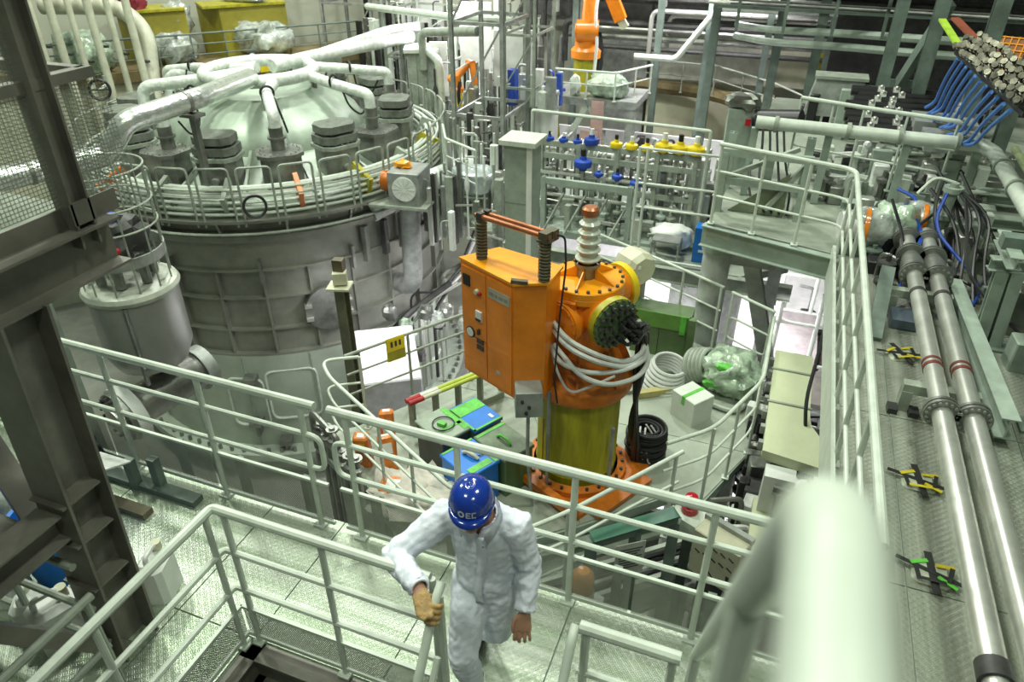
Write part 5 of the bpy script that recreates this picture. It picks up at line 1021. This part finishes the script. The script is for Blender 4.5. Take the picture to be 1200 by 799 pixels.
# ---------------------------------------------------------------- upper right: shaded structure over the far deck
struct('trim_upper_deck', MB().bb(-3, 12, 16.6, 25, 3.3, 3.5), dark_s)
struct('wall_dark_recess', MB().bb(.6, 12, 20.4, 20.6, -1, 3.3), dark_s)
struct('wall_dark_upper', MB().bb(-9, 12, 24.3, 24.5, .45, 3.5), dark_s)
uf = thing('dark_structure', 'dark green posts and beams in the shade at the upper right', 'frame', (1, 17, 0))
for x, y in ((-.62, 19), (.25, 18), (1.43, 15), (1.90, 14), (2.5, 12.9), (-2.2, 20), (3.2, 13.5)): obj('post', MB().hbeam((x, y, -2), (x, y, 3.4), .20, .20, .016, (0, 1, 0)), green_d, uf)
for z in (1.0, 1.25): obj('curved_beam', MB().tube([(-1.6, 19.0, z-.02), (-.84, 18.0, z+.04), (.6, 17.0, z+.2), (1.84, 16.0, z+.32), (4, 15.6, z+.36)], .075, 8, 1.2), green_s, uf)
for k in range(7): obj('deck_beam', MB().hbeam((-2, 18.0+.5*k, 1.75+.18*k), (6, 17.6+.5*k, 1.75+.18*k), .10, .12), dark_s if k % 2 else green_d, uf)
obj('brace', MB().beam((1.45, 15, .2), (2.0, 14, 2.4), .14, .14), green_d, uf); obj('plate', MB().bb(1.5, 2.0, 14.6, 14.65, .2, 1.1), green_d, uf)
op = thing('overhead_pipes', 'thin silver and dark pipes under the shaded upper deck', 'pipes', (1, 17, 1)); random.seed(83)
for k in range(16):
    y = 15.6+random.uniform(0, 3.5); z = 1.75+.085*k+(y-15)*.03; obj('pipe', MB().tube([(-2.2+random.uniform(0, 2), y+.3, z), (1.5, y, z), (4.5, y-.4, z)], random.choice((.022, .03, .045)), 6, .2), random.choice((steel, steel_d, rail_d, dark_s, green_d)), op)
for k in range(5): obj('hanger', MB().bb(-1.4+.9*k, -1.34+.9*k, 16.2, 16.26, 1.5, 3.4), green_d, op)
clutter('distant_equipment', 'dark machine parts in the shade under the curved green pipes', 'machine', .2, 3.6, 14.6, 16.2, -.1, 1.0, 60, [dark_s, green_d, grey_s, black, steel_d, green_s], 19, .8)
pr = thing('pipe_rack', 'silver and dark pipes running along the far wall at the top', 'pipes', (-2, 23, 0)); random.seed(81)
for k in range(13):
    z = -.2+.22*k; y = 22.5+random.uniform(0, 1.5); x0 = random.uniform(-8, -4); obj('pipe', MB().tube([(x0, y, z-1.2), (x0, y, z), (random.uniform(0, 6), y, z)], random.choice((.05, .07, .10)), 8, .25), random.choice((steel_d, steel, rail_d, dark_s, dark_s)), pr)
for x in (-6.5, -4, -2.6, -1.0, .6): obj('rack_post', MB().hbeam((x, 22.3, -3), (x, 22.3, 3.3), .18, .18, .014, (0, 1, 0)), green_d, pr)
obj('slanting_pipe', MB().tube([(-4.6, 22, -.2), (-3.4, 22, -.2), (-2.4, 22, 1.2), (1.0, 22, 1.2)], .09, 10, .15), rail_m, pr)
t = thing('cladding_panels', 'row of beige and grey panels on the far wall below the pipes', 'panels', (-2, 24.8, -2))
for k, (x0, x1, z0, z1, mt) in enumerate(((-4.6, -2.9, -1.3, .4, pm('pale_cladding', (.55, .55, .48), .35, .2)), (-2.85, -1.2, -1.3, .4, pm('pale_cladding', (.55, .55, .48))), (-1.15, .2, -1.3, .6, cream), (.25, .7, -1.4, .7, yellow_o), (-4.6, -.6, -4.4, -1.6, pm('bright_cream_panel', (.72, .71, .52), .5, 0, .08, 2)), (-6.2, -4.7, -4.2, -.2, grey_s))): obj('panel', MB().bb(x0, x1, 24.6, 24.95, z0, z1), mt, t)
obj('ledge', MB().tube([(-5, 24.3, -1.48), (-2.5, 24.1, -1.52), (-.9, 22.6, -1.55), (.6, 20.6, -1.2)], .20, 8, 1.0), wood, t)
guardrail('guardrail', 'thin grey railing on the brown ledge of the far wall', [(-4.6, 23.8), (-2.4, 23.6), (-.6, 21.8), (.4, 20.2)], -1.5, [(-4.4, 23.8), (-3.4, 23.7), (-2.4, 23.6), (-1.5, 22.7), (-.6, 21.8)], .9, (.5,), None, .025, .018, .018, rail_d)
# ---------------------------------------------------------------- valve manifold deck behind the orange machine
struct('floor_manifold', MB().bb(-4.9, -1.5, 13.1, 16.2, -2.14, -2.0), green_s)
struct('floor_gate_landing', MB().prism([(-2.5, 12.4), (-.35, 12.4), (.5, 13.2), (.5, 16), (-2.5, 16)], -2.2, -2.06), deck_m)
mf = thing('valve_manifold', 'wide rack of pipes and valves with blue and yellow actuator heads', 'valves', (-3.2, 14.6, -2)); random.seed(91)
for x in (-4.7, -3.9, -3.1, -2.3, -1.55): obj('post', MB().hbeam((x, 14.0, -2), (x, 14.0, -.45), .09, .09, .01, (0, 1, 0)), rail_d, mf)
for z in (-.5, -.75, -1.35): obj('rack_beam', MB().beam((-4.95, 14.0, z), (-1.45, 14.0, z), .06, .11), rail_d, mf)
for k in range(46):
    x = -4.95+.077*k; y = 14.1+random.uniform(0, .9); z = random.uniform(-.95, -.5); obj('riser', MB().tube([(x, y, -2), (x, y, z), (x, y+.4, z)], random.choice((.022, .03, .04)), 6, .08), random.choice((steel, rail_m, white_m, steel_d)), mf)
for k in range(70):
    x = random.uniform(-4.9, -1.5); y = 13.9+random.uniform(0, .8); z = random.uniform(-1.8, -.8); obj('valve_body', MB(T(x, y, z)).lathe([(0, -.07), (.06, -.07), (.06, -.03), (.03, -.01), (.03, .06), (.055, .08), (.055, .11), (0, .12)], (0, 0, 0), 9), random.choice((steel, steel_d, rail_m, grey_s)), mf)
for z, y in ((-1.1, 13.95), (-1.55, 13.9), (-.9, 14.9), (-1.25, 14.6), (-.62, 14.5)): obj('header', MB().cyl((-5.0, y, z), (-1.45, y, z), .04, n=8), steel, mf)
hd_prof = [(0, 0), (.055, 0), (.06, .03), (.115, .05), (.125, .09), (.115, .13), (.05, .15), (.045, .19), (0, .20)]
for k, (x, y, z, mt, s) in enumerate([(-4.55+.30*i, 14.05, -.50, blue, .8) for i in range(3)] + [(-3.66, 14.05, -.50, blue, 1.3), (-3.72, 13.7, -.88, blue, 1.5), (-3.36, 13.6, -.96, blue, .8), (-2.98, 13.6, -.98, blue, .9), (-2.6, 13.6, -1.08, blue, 1.0)] + [(-3.15+.31*i, 14.05, -.50, yellow, 1.05) for i in range(3)] + [(-2.20+.31*i, 14.05, -.48, yellow, 1.45) for i in range(3)]):
    h = obj('actuator_head', MB(T(x, y, z) @ M.Scale(s, 4)).lathe(hd_prof, (0, 0, 0), 16), mt, mf); obj('actuator_cap', MB(T(x, y, z+.19*s) @ M.Scale(s, 4)).lathe([(.0, 0), (.035, 0), (.035, .09), (0, .10)], (0, 0, 0), 8), white_m if k % 2 else black, h); obj('stem', MB().cyl((x, y, z-.35), (x, y, z), .02, n=6), steel, h)
obj('top_rail', MB().tube([(-4.95, 14.1, -1.9), (-4.95, 14.1, .1), (-1.35, 14.0, .06), (-1.35, 14.0, -1.9)], .035, 8, .05), rail_m, mf)
obj('lower_beam', MB().beam((-4.4, 13.15, -.98), (-2.55, 13.15, -.98), .09, .12), green_s, mf)
for x in (-4.35, -2.6): obj('lower_post', MB().hbeam((x, 13.15, -2), (x, 13.15, -.9), .10, .10, .01, (0, 1, 0)), green_s, mf)
for k in range(4): obj('stay', MB().beam((-4.3+.45*k, 13.0, -2), (-4.0+.45*k, 13.4, -1.3), .035, .035), rail_d, mf)
clutter('manifold_pipes', 'low green grey pipe fittings under the valve rack', 'pipes', -4.6, -1.7, 13.2, 14.0, -2, .55, 46, [green_s, rail_d, steel_d, steel, dark_s], 9)
clutter('manifold_right', 'white and silver valves at the right end of the rack', 'valves', -2.2, -.3, 14.3, 15.4, -2.06, 1.5, 46, [white_m, steel, rail_m, steel_d, grey_s], 10)
t = thing('gate_frame', 'tall white tubular gate frame to the right of the valve rack', 'gate', (-1.7, 12.5, -2))
for x in (-2.36, -2.22, -.95): obj('post', MB().cyl((x, 12.45, -2.05), (x, 12.45, .1), .028, n=8), rail_m, t)
for z in (.08, -.55, -1.0, -2.0): obj('bar', MB().cyl((-2.36, 12.45, z), (-.95, 12.45, z), .024, n=8), rail_m, t)
t = thing('blue_bin', 'bright blue box on the landing beside the deck corner', 'box', (-1.05, 12.9, -2.06)); obj('body', MB().bb(-1.25, -.75, 12.75, 13.05, -2.06, -1.38), blue_l, t); obj('label', MB().bb(-1.15, -.85, 12.74, 12.75, -1.85, -1.8), white_m, t)
bag(-1.75, 13.3, -2.06, (.40, .28, .22), 71, 'white bag lying on the landing inside the gate frame', white_m)
t = thing('trolley', 'small grey tubular trolley on the landing below the white bag', 'trolley', (-1.75, 12.8, -2.06))
for x in (-2.0, -1.5): obj('leg', MB().tube([(x, 12.6, -2.06), (x, 12.6, -1.7), (x, 12.95, -1.7), (x, 12.95, -2.06)], .02, 6, .05), grey_s, t)
obj('top', MB().bb(-2.0, -1.5, 12.6, 12.95, -1.70, -1.67), grey_s, t)
# columns and braces under the far deck
t = thing('round_column', 'round pale grey column under the corner of the far deck', 'column', (-.62, 9.95, -9)); obj('shaft', MB().cyl((-.62, 9.95, -9), (-.62, 9.95, -.2), .20, n=28), pm('pale_grey_column', (.52, .55, .53), .5), t); obj('collar', MB().cyl((-.62, 9.95, -.5), (-.62, 9.95, -.4), .23, n=28), green_s, t)
t = thing('diagonal_brace', 'grey diagonal steel brace running down from the deck corner beside the round column', 'brace', (.2, 10.3, -4)); obj('brace', MB().hbeam((-.25, 10.0, -.25), (.95, 10.9, -4.6), .22, .22, .016, (0, 1, 0)), pm('pale_grey_column', (.52, .55, .53), .5), t); obj('gusset', MB().bb(-.5, .2, 9.95, 9.99, -.7, -.2), grey_s, t)
t = thing('deck_edge_beam', 'pale green edge beam of the far deck under its railing', 'beam', (0, 9.4, -.3)); obj('beam', MB().hbeam((-.85, 9.64, -.16), (.86, 9.14, -.16), .16, .30, .014), green_s, t); obj('side_plate', MB().bb(.84, .86, 3.1, 9.15, -.45, -.16), rail_m, t)
t = thing('landing_beam', 'pale edge beam of the landing under the gate frame', 'beam', (-1.2, 12.4, -2.3)); obj('beam', MB().hbeam((-4.9, 12.35, -2.2), (.6, 12.35, -2.2), .16, .28), rail_d, t)
t = thing('deck_column', 'dark grey column under the far deck behind the brace', 'column', (.3, 11.8, -9)); obj('shaft', MB().hbeam((.25, 11.8, -9), (.25, 11.8, -.2), .2, .2, .016, (0, 1, 0)), grey_s, t)
# lower hall seen through the gaps
low_w = pm('lit_hall_white', (.78, .77, .78), .7, 0, .08)  # near-white sheets added so the lower hall looks strongly lit
struct('floor_lower_sheet', MB().bb(-6.5, 7, 11.2, 24, -7.1, -7.0), low_w)
struct('wall_lower_sheet', MB().bb(-8, 6, 22, 22.1, -7, -2.4), low_w)
cy = thing('storage_tank', 'large grey cylinder standing in the bright lower hall behind the round column', 'tank', (-1.0, 14.2, -7)); obj('shell', MB().cyl((-1.0, 14.2, -7), (-1.0, 14.2, -3.2), .75, n=32), grey_s, cy); obj('cap', MB().lathe([(.75, 0), (.6, .2), (0, .3)], (-1.0, 14.2, -3.2), 32), grey_s, cy)
t = thing('lower_machine', 'dark grey cabinet on the lower level right of the diagonal brace', 'machine', (1.0, 14.2, -7)); obj('body', MB().bb(.3, 1.8, 13.4, 14.6, -7, -5.2), grey_s, t); obj('hood', MB().bb(.25, 1.85, 13.35, 14.65, -5.2, -5.1), brown_s, t); obj('rib', MB().bb(.7, .75, 13.3, 13.4, -7, -5.2), dark_s, t)
t = thing('scaffold_frames', 'white scaffold frames in the bright lower hall at right', 'scaffold', (1.8, 16, -7))
for x in (.6, 1.4, 2.2, 3.0): 
    for y in (15, 17.5): obj('upright', MB().cyl((x, y, -7), (x, y, -3.4), .05, n=8), rail_m, t)
for z in (-6.2, -5.2, -4.2): 
    for y in (15, 17.5): obj('ledger', MB().cyl((.5, y, z), (3.1, y, z), .04, n=8), rail_m, t)
for x in (.6, 1.8): obj('platform', MB().bb(x, x+1.0, 15, 17.5, -5.25, -5.2), pm('mauve_grey_board', (.30, .27, .27), .6), t)
clutter('lower_equipment', 'dark machine parts and pipes on the lower hall floor at right', 'machine', .2, 2.6, 15.5, 20, -7, 1.8, 44, [white_m, dark_s, steel, grey_s, black, red], 12)
clutter('lower_equipment', 'valves and stands on the lower hall floor behind the green crate', 'machine', -4.5, -.8, 13, 19, -7, 1.6, 34, [white_m, dark_s, steel, grey_s, orange_d], 13)
tag(obj('lower_crate', MB().cbox((-7.3, 11.2, -5.6), (1.5, 2.2, 2.0), .03, R(33)), pm('pale_lilac_crate', (.52, .51, .54), .5)), 'big white crate on the lower level behind the olive railing', 'crate')
# square pillar
t = thing('square_pillar', 'square grey green pillar with a flat cap behind the copper bars', 'pillar', (-3.8, 10.3, -9)); m = T(-3.78, 10.35, 0, R(0))
b = MB(m); b.bb(-.22, .22, -.22, .22, -9, .62); obj('shaft', b, green_s, t); b = MB(m); b.cbox((0, 0, .66), (.60, .56, .08), .008); obj('cap', b, rail_m, t); b = MB(m); b.bb(.14, .225, -.225, -.2, -9, .62); obj('edge_strip', b, white_m, t)
for z in (-.3, -1.3, -2.2): b = MB(m); b.bb(-.222, .222, -.224, -.218, z-.006, z); obj('seam', b, green_d, t)
# ---------------------------------------------------------------- far left and centre background
t = thing('ivory_pipes', 'row of tall ivory pipes in front of the left wall', 'pipes', (-16.5, 13.5, -3))
for k in range(6): x, y = -19.6+.47*k, 15.06+.20*k; obj('pipe', MB().cyl((x, y, -3.9), (x, y, 4), .107 if k % 2 else .084, n=12), ivory, t); obj('bracket', MB().bb(x-.14, x+.14, y+.1, y+.2, .2-.2*(k % 3), .26-.2*(k % 3)), dark_s, t)
tag(obj('bent_pipe', MB().tube([(-20.2, 15.9, 1.15), (-18.1, 16.6, 1.15), (-17.4, 16.7, .54), (-17.3, 16.0, -2.3)], .22, 16, .55), ivory), 'thick ivory pipe with a big bend beside the row of ivory pipes', 'pipe')
t = thing('wheel_valve', 'black handwheel valve in front of the ivory pipes', 'valve', (-17.8, 15.0, -4)); obj('wheel', MB().ring((-17.47, 14.67, -.64), .25, .04, 24, 6, (.6, -.7, .2)), black, t); obj('spoke', MB().beam((-17.66, 14.56, -.64), (-17.28, 14.78, -.64), .03, .03), black, t); obj('stem', MB().cyl((-17.8, 15.2, -.64), (-17.47, 14.67, -.64), .04, n=8), rail_m, t); obj('post', MB().cyl((-17.8, 15.2, -4), (-17.8, 15.2, -.4), .05, n=8), rail_d, t)
lg = V((.643, .766, 0)); ln = V((.766, -.643, 0)); L0 = V((-21.2, 15.0, 0))
def lp_(s, o, z): return L0 + lg*s + ln*o + V((0, 0, z))
def lbox(m, s0, s1, o0, o1, z0, z1): p = lp_((s0+s1)/2, (o0+o1)/2, (z0+z1)/2); return m.box(p, (s1-s0, o1-o0, z1-z0), R(50))
struct('trim_left_ledge', lbox(MB(), -3, 14, -1.8, .4, -1.05, -.75), wood)
struct('trim_left_apron', lbox(MB(), -3, 14, -.2, .2, -5, -1.05), cream)
for k, (s0, s1, lab) in enumerate(((3.2, 5.1, 'yellow angular housing on the left ledge beside the ivory bend'), (5.6, 8.2, 'wide yellow angular housing on the ledge at the top, right one'))):
    t = thing('yellow_housing', lab, 'housing', lp_(s0, 0, -.75), 'yellow housings on the ledge'); m = MB()
    vs = [lp_(s, o, z) for s, o, z in ((s0, -1.6, -.75), (s0+.5, -.4, -.75), (s1, -.4, -.75), (s1, -1.6, -.75), (s0, -1.6, .75), (s0+.5, -.4, .75), (s1, -.4, .75), (s1, -1.6, .75))]
    m.add(vs, [(3, 2, 1, 0), (4, 5, 6, 7), (0, 1, 5, 4), (1, 2, 6, 5), (2, 3, 7, 6), (3, 0, 4, 7)]); obj('body', m, pm('mustard_paint', (.33, .29, .04), .45, 0, .12), t, sharp=20); obj('lid', lbox(MB(), s0, s1, -1.7, -.3, .75, .82), yellow_o, t)
for k, (s, z, sc, mt, lab) in enumerate(((2.0, -.2, (.9, .6, .6), film_g, 'big green film wrapped bundle on the ledge behind the ivory bend'), (4.5, -.3, (.7, .5, .42), film, 'clear film wrapped bundle on the ledge between the yellow housings'), (4.9, .45, (.4, .35, .5), film, 'tall crumpled film bundle standing on the clear bundle'), (7.2, -.2, (1.0, .6, .5), film, 'wide silvery film bundle in front of the right yellow housing'), (.4, -.35, (.6, .4, .4), pm('blue_grey_sheet', (.25, .30, .32), .5), 'blue grey sheeted bundle on the ledge behind the thin ivory pipes'), (3.6, 1.0, (.45, .4, .25), pm('dark_red_cover', (.20, .015, .03), .5), 'dark red covered bundle on top of the left yellow housing'), (7.0, 1.0, (.8, .3, .2), film, 'dark film bundle on top of the right yellow housing'))):
    p = lp_(s, -.2 if z < .4 else -.9, z); tag(obj('wrapped_bundle', MB().blob(p, sc, 80+k, 12, .35), mt, sharp=70), lab, 'bundle')
def tobj(p): return (p.x, p.y)
guardrail('guardrail', 'thin dark railing along the left ledge in front of the wrapped bundles', [tobj(lp_(-2, .3, 0)), tobj(lp_(12, .3, 0))], -.75, [tobj(lp_(-2+1.0*k, .3, 0)) for k in range(15)], .9, (.6, .3), None, .03, .02, .025, green_d)
t = thing('yellow_girder', 'yellow crane girder lying behind the lid in front of the left ledge', 'girder', (-17, 19.5, -1)); obj('girder', MB().beam((-16.9, 18.3, -.78), (-15.0, 20.6, -.78), .4, .35), yellow, t); obj('end_block', MB().beam((-15.6, 19.6, -1.5), (-14.8, 20.6, -1.5), .3, .2), yellow, t)
guardrail('guardrail', 'grey hoop railing far behind the vessel lid on the left', [(-17.7, 15.0), (-17.0, 17.2), (-15.9, 19.2), (-13.6, 20.7)], -2.4, [(-17.7, 15.0), (-17.4, 16.0), (-17.0, 17.2), (-16.5, 18.2), (-15.9, 19.2), (-14.8, 19.95), (-13.6, 20.7)], 1.3, (.8,), None, .03, .02, .025, rail_d)
# tower box and steel work right of the lid
t = thing('tower_box', 'tall pale green box with a flat cap behind the vessel lid', 'cabinet', (-10.45, 19.9, -3)); m = T(-10.45, 19.9, -.22, R(25)) @ M.Scale(1.17, 4); b = MB(m); b.bb(-.36, .36, -.36, .36, -3, .15); obj('shaft', b, rail_d, t); b = MB(m); b.cbox((0, 0, .19), (.86, .86, .09), .01); obj('cap', b, rail_m, t)
for k in range(2): b = MB(m); b.bb(-.12+.24*k-.008, -.12+.24*k+.008, -.365, -.36, -3, .1); obj('groove', b, green_d, t)
def tower(name, lab, x0, x1, y0, y1, z0, z1, mat, nz=3, r=.09):
    t = thing(name, lab, 'scaffold', ((x0+x1)/2, (y0+y1)/2, z0))
    for x in (x0, x1):
        for y in (y0, y1): obj('upright', MB().hbeam((x, y, z0), (x, y, z1), r*1.6, r*1.6, .014, (0, 1, 0)), mat, t)
    for k in range(nz+1):
        z = z0+(z1-z0)*k/nz
        for y in (y0, y1): obj('ledger', MB().beam((x0, y, z), (x1, y, z), r, r*1.3), mat, t)
        for x in (x0, x1): obj('transom', MB().beam((x, y0, z), (x, y1, z), r, r*1.3), mat, t)
        if k < nz: obj('diagonal', MB().beam((x0, y0, z), (x1, y0, z+(z1-z0)/nz), r*.7, r*.7), mat, t)
    return t
tower('steel_tower', 'grey steel tower with diagonals in front of the bright panels, top centre', -7.9, -6.6, 16.6, 18.4, -3, 3.4, grey_s, 3, .06)
tower('steel_tower', 'second steel tower at the top, behind the pale tower box', -12.0, -9.8, 20.5, 22.5, -3, 3.4, rail_d, 5, .05)
tower('steel_tower', 'steel tower at the left of the robot table', -7.1, -6.3, 18.0, 19.5, -3, 3.4, rail_d, 5, .045)
tower('steel_tower', 'slim steel tower with tripod legs behind the lagged duct', -15.5, -13.6, 22.5, 24, -2, 3.4, grey_s, 2, .06)
t = thing('light_patch_panels', 'white panels standing in for light patches behind the steel tower, top centre', 'panels', (-8.5, 21, -2))  # white boards put in for bright patches of light
for k, (x, y, z0, z1, w_) in enumerate(((-9.0, 20.6, -.6, 1.2, .9), (-7.7, 20.2, -.9, .6, 1.1), (-12.6, 24.2, -.4, 1.6, 1.5), (-9.9, 19.9, -1.3, .2, .5))): obj('panel', MB().box((x, y, (z0+z1)/2), (w_, .1, z1-z0), .3), white_m, t)
def robot(name, lab, x, y, z, s, c1, c2, rz, a1=.5, a2=-1.6):
    t = thing(name, lab, 'robot', (x, y, z)); B = T(x, y, z, rz) @ M.Scale(s, 4)
    b = MB(B); b.lathe([(0, 0), (.36, 0), (.36, .9), (.30, .95)], (0, 0, 0), 24); obj('base', b, c2, t)
    b = MB(B); b.lathe([(.42, .92), (.46, .95), (.46, 1.15), (.36, 1.25), (.34, 1.5), (0, 1.5)], (0, 0, 0), 24); obj('turret', b, c1, t)
    b = MB(B); b.cyl((-.32, -.2, 1.7), (.32, -.2, 1.7), .30, n=20); b.cyl((-.36, -.2, 1.7), (-.33, -.2, 1.7), .2, n=16); obj('shoulder', b, c1, t)
    p0 = V((.05, -.2, 1.7)); p1 = p0 + V((0, math.sin(a1), math.cos(a1)))*1.5; p2 = p1 + V((.9, -.1, -1.2)) if a2 < 0 else p1 + V((.8, 0, .2))
    b = MB(B); b.tube([p0, p1], [.25, .2], 14); b.cyl(p1-V((.25, 0, 0)), p1+V((.45, 0, 0)), .22, n=16); obj('lower_arm', b, c1, t)
    b = MB(B); b.beam(p1+V((.3, 0, 0)), p2, .30, .34); obj('forearm', b, c1, t); b = MB(B); b.beam(p2, p2+(p2-p1).normalized()*.25, .22, .22); obj('wrist', b, cream, t)
    b = MB(B); b.tube([(.25, -.3, .4), (.3, -.45, 1.4), (.2, -.4, 2.2), p1+V((.3, -.2, .1))], .05, 8, .3); obj('hose', b, white_m, t); b = MB(B); b.tube([(.3, 0, .1), (.42, -.1, 1.0), (.3, .1, 1.6)], .12, 8, .3); obj('sleeve', b, black, t)
    return t
robot('industrial_robot', 'large orange robot on a yellow base at the top of the picture', -5.75, 20.9, -1.0, .95, orange, yellow_o, R(15), .2)
robot('industrial_robot', 'small orange and yellow robot arm in front of the bright panels', -8.75, 18.6, -1.2, .42, orange, yellow, R(-40), .9)
t = thing('robot_table', 'grey steel table under the large orange robot with diagonal legs', 'table', (-5.1, 20.5, -4)); obj('top', MB().bb(-6.5, -4.0, 19.9, 21.6, -1.2, -1.0), grey_s, t)
for x in (-6.4, -4.15): obj('leg', MB().bb(x-.12, x+.12, 19.95, 20.2, -5, -1.2), grey_s, t)
obj('diagonal', MB().beam((-6.2, 20, -2.7), (-5.4, 20, -1.2), .16, .16), rail_m, t); obj('diagonal', MB().beam((-4.8, 20, -2.4), (-5.3, 20, -1.2), .16, .16), rail_m, t); obj('yellow_post', MB().beam((-6.3, 19.9, -1.3), (-6.15, 19.9, -3), .14, .1), yellow_o, t)
guardrail('guardrail', 'pale railing with loose hoses on the robot table', [(-6.3, 19.8), (-4.6, 19.8), (-3.9, 21.2)], -1.0, [(-6.2, 19.8), (-5.4, 19.8), (-4.6, 19.8), (-4.2, 20.5), (-3.9, 21.1)], .75, (.4,), None, .03, .02, .022)
bag(-4.9, 20.3, -1.0, (.55, .4, .3), 77, 'heap of pale green film on the robot table', film_g)
bag(-5.8, 20.1, -1.0, (.14, .14, .28), 79, 'pale wrapped upright item on the robot table beside the yellow base', rail_m, 'wrapped_item', 'bundle')
t = thing('pink_curtain', 'pale pink film sheets hanging under the robot table', 'sheet', (-5.0, 19.75, -3)); obj('sheet', MB().bb(-5.2, -4.85, 19.7, 19.74, -2.3, -1.0), pinkish, t); obj('sheet', MB().bb(-5.45, -4.95, 19.6, 19.64, -3.2, -1.8), pinkish, t)
t = thing('white_drum', 'tall white cylinder left of the robot table', 'tank', (-6.3, 19.2, -4)); obj('shell', MB().cyl((-6.3, 19.0, -4.5), (-6.3, 19.0, -1.1), .36, n=24), white_m, t); obj('lid', MB().cyl((-6.3, 19.0, -1.1), (-6.3, 19.0, -1.04), .40, n=24), rail_m, t)
clutter('pipe_cage', 'cage of thin pipes and valves above the white cylinder', 'pipes', -7.1, -5.9, 18.4, 19.3, -1.0, .95, 34, [rail_m, steel, grey_s, white_m, rail_m, blue], 14)
clutter('distant_equipment', 'jumble of steel equipment behind the vessel lid on the right', 'machine', -7.75, -6.6, 14.9, 18.8, -2.6, 1.9, 70, [steel_d, grey_s, rail_d, dark_s, rail_m, steel], 15, .6)
clutter('distant_equipment', 'jumble of pale equipment behind the square pillar', 'machine', -7.2, -4.9, 13.2, 16.5, -3.0, 2.1, 130, [grey_s, rail_d, white_m, rail_m, steel, steel_d, dark_s], 16, .6)
clutter('distant_equipment', 'distant dark equipment between the steel towers at the top', 'machine', -14, -7.5, 21.5, 24, -2, 3.2, 130, [dark_s, grey_s, steel_d, rail_d, black, white_m, rail_m], 17, .8)
clutter('distant_equipment', 'distant equipment on the floor left of the far wall panels', 'machine', -7.5, -3.0, 20.8, 21.7, -4.5, 2.4, 60, [dark_s, grey_s, steel_d, rail_d, white_m], 18)
clutter('distant_equipment', 'jumble of steel pipes and boxes behind the far rim of the vessel lid', 'machine', -10.2, -7.6, 19.0, 21.0, -2.6, 2.3, 80, [steel_d, grey_s, rail_d, dark_s, rail_m, steel], 25, .7)
guardrail('guardrail', 'pale railing with hoop ends on the walk right of the vessel lid', [(-7.75, 15.6), (-7.2, 14.6), (-6.2, 14.0)], -2.0, [(-7.72, 15.5), (-7.45, 15.0), (-7.2, 14.6), (-6.7, 14.3), (-6.2, 14.0)], 1.15, (.75, .4), None, .03, .018, .022)
struct('floor_rear_walk', MB().prism([(-7.75, 15.4), (-6.0, 13.8), (-4.9, 14.2), (-4.9, 19), (-8, 22), (-12, 22), (-9.2, 18.9)], -2.75, -2.6), deck_m)
tag(obj('silver_cover', MB().blob((-6.6, 14.7, -1.75), (.55, .4, .3), 91, 12, .25, 1.5), pm('silver_sheet', (.55, .62, .62), .3, .4, .15)), 'silvery sheeted machine right of the lid beside the pale railing', 'cover')
t = thing('high_pipes', 'pale pipes crossing high above the lid, top centre', 'pipes', (-10, 19, 1)); obj('pipe', MB().tube([(-12.5, 20.5, .95), (-8.8, 19.0, 1.0), (-6.8, 18.4, 1.1)], .10, 10), rail_m, t); obj('pipe', MB().tube([(-10.2, 19.5, -.5), (-10.2, 19.5, .5), (-8.0, 18.4, .8)], .12, 12, .25), rail_d, t); obj('pipe', MB().tube([(-9.6, 19.3, -2.5), (-9.6, 19.3, -.2), (-10.1, 19.6, 0)], .12, 12, .2), rail_m, t)
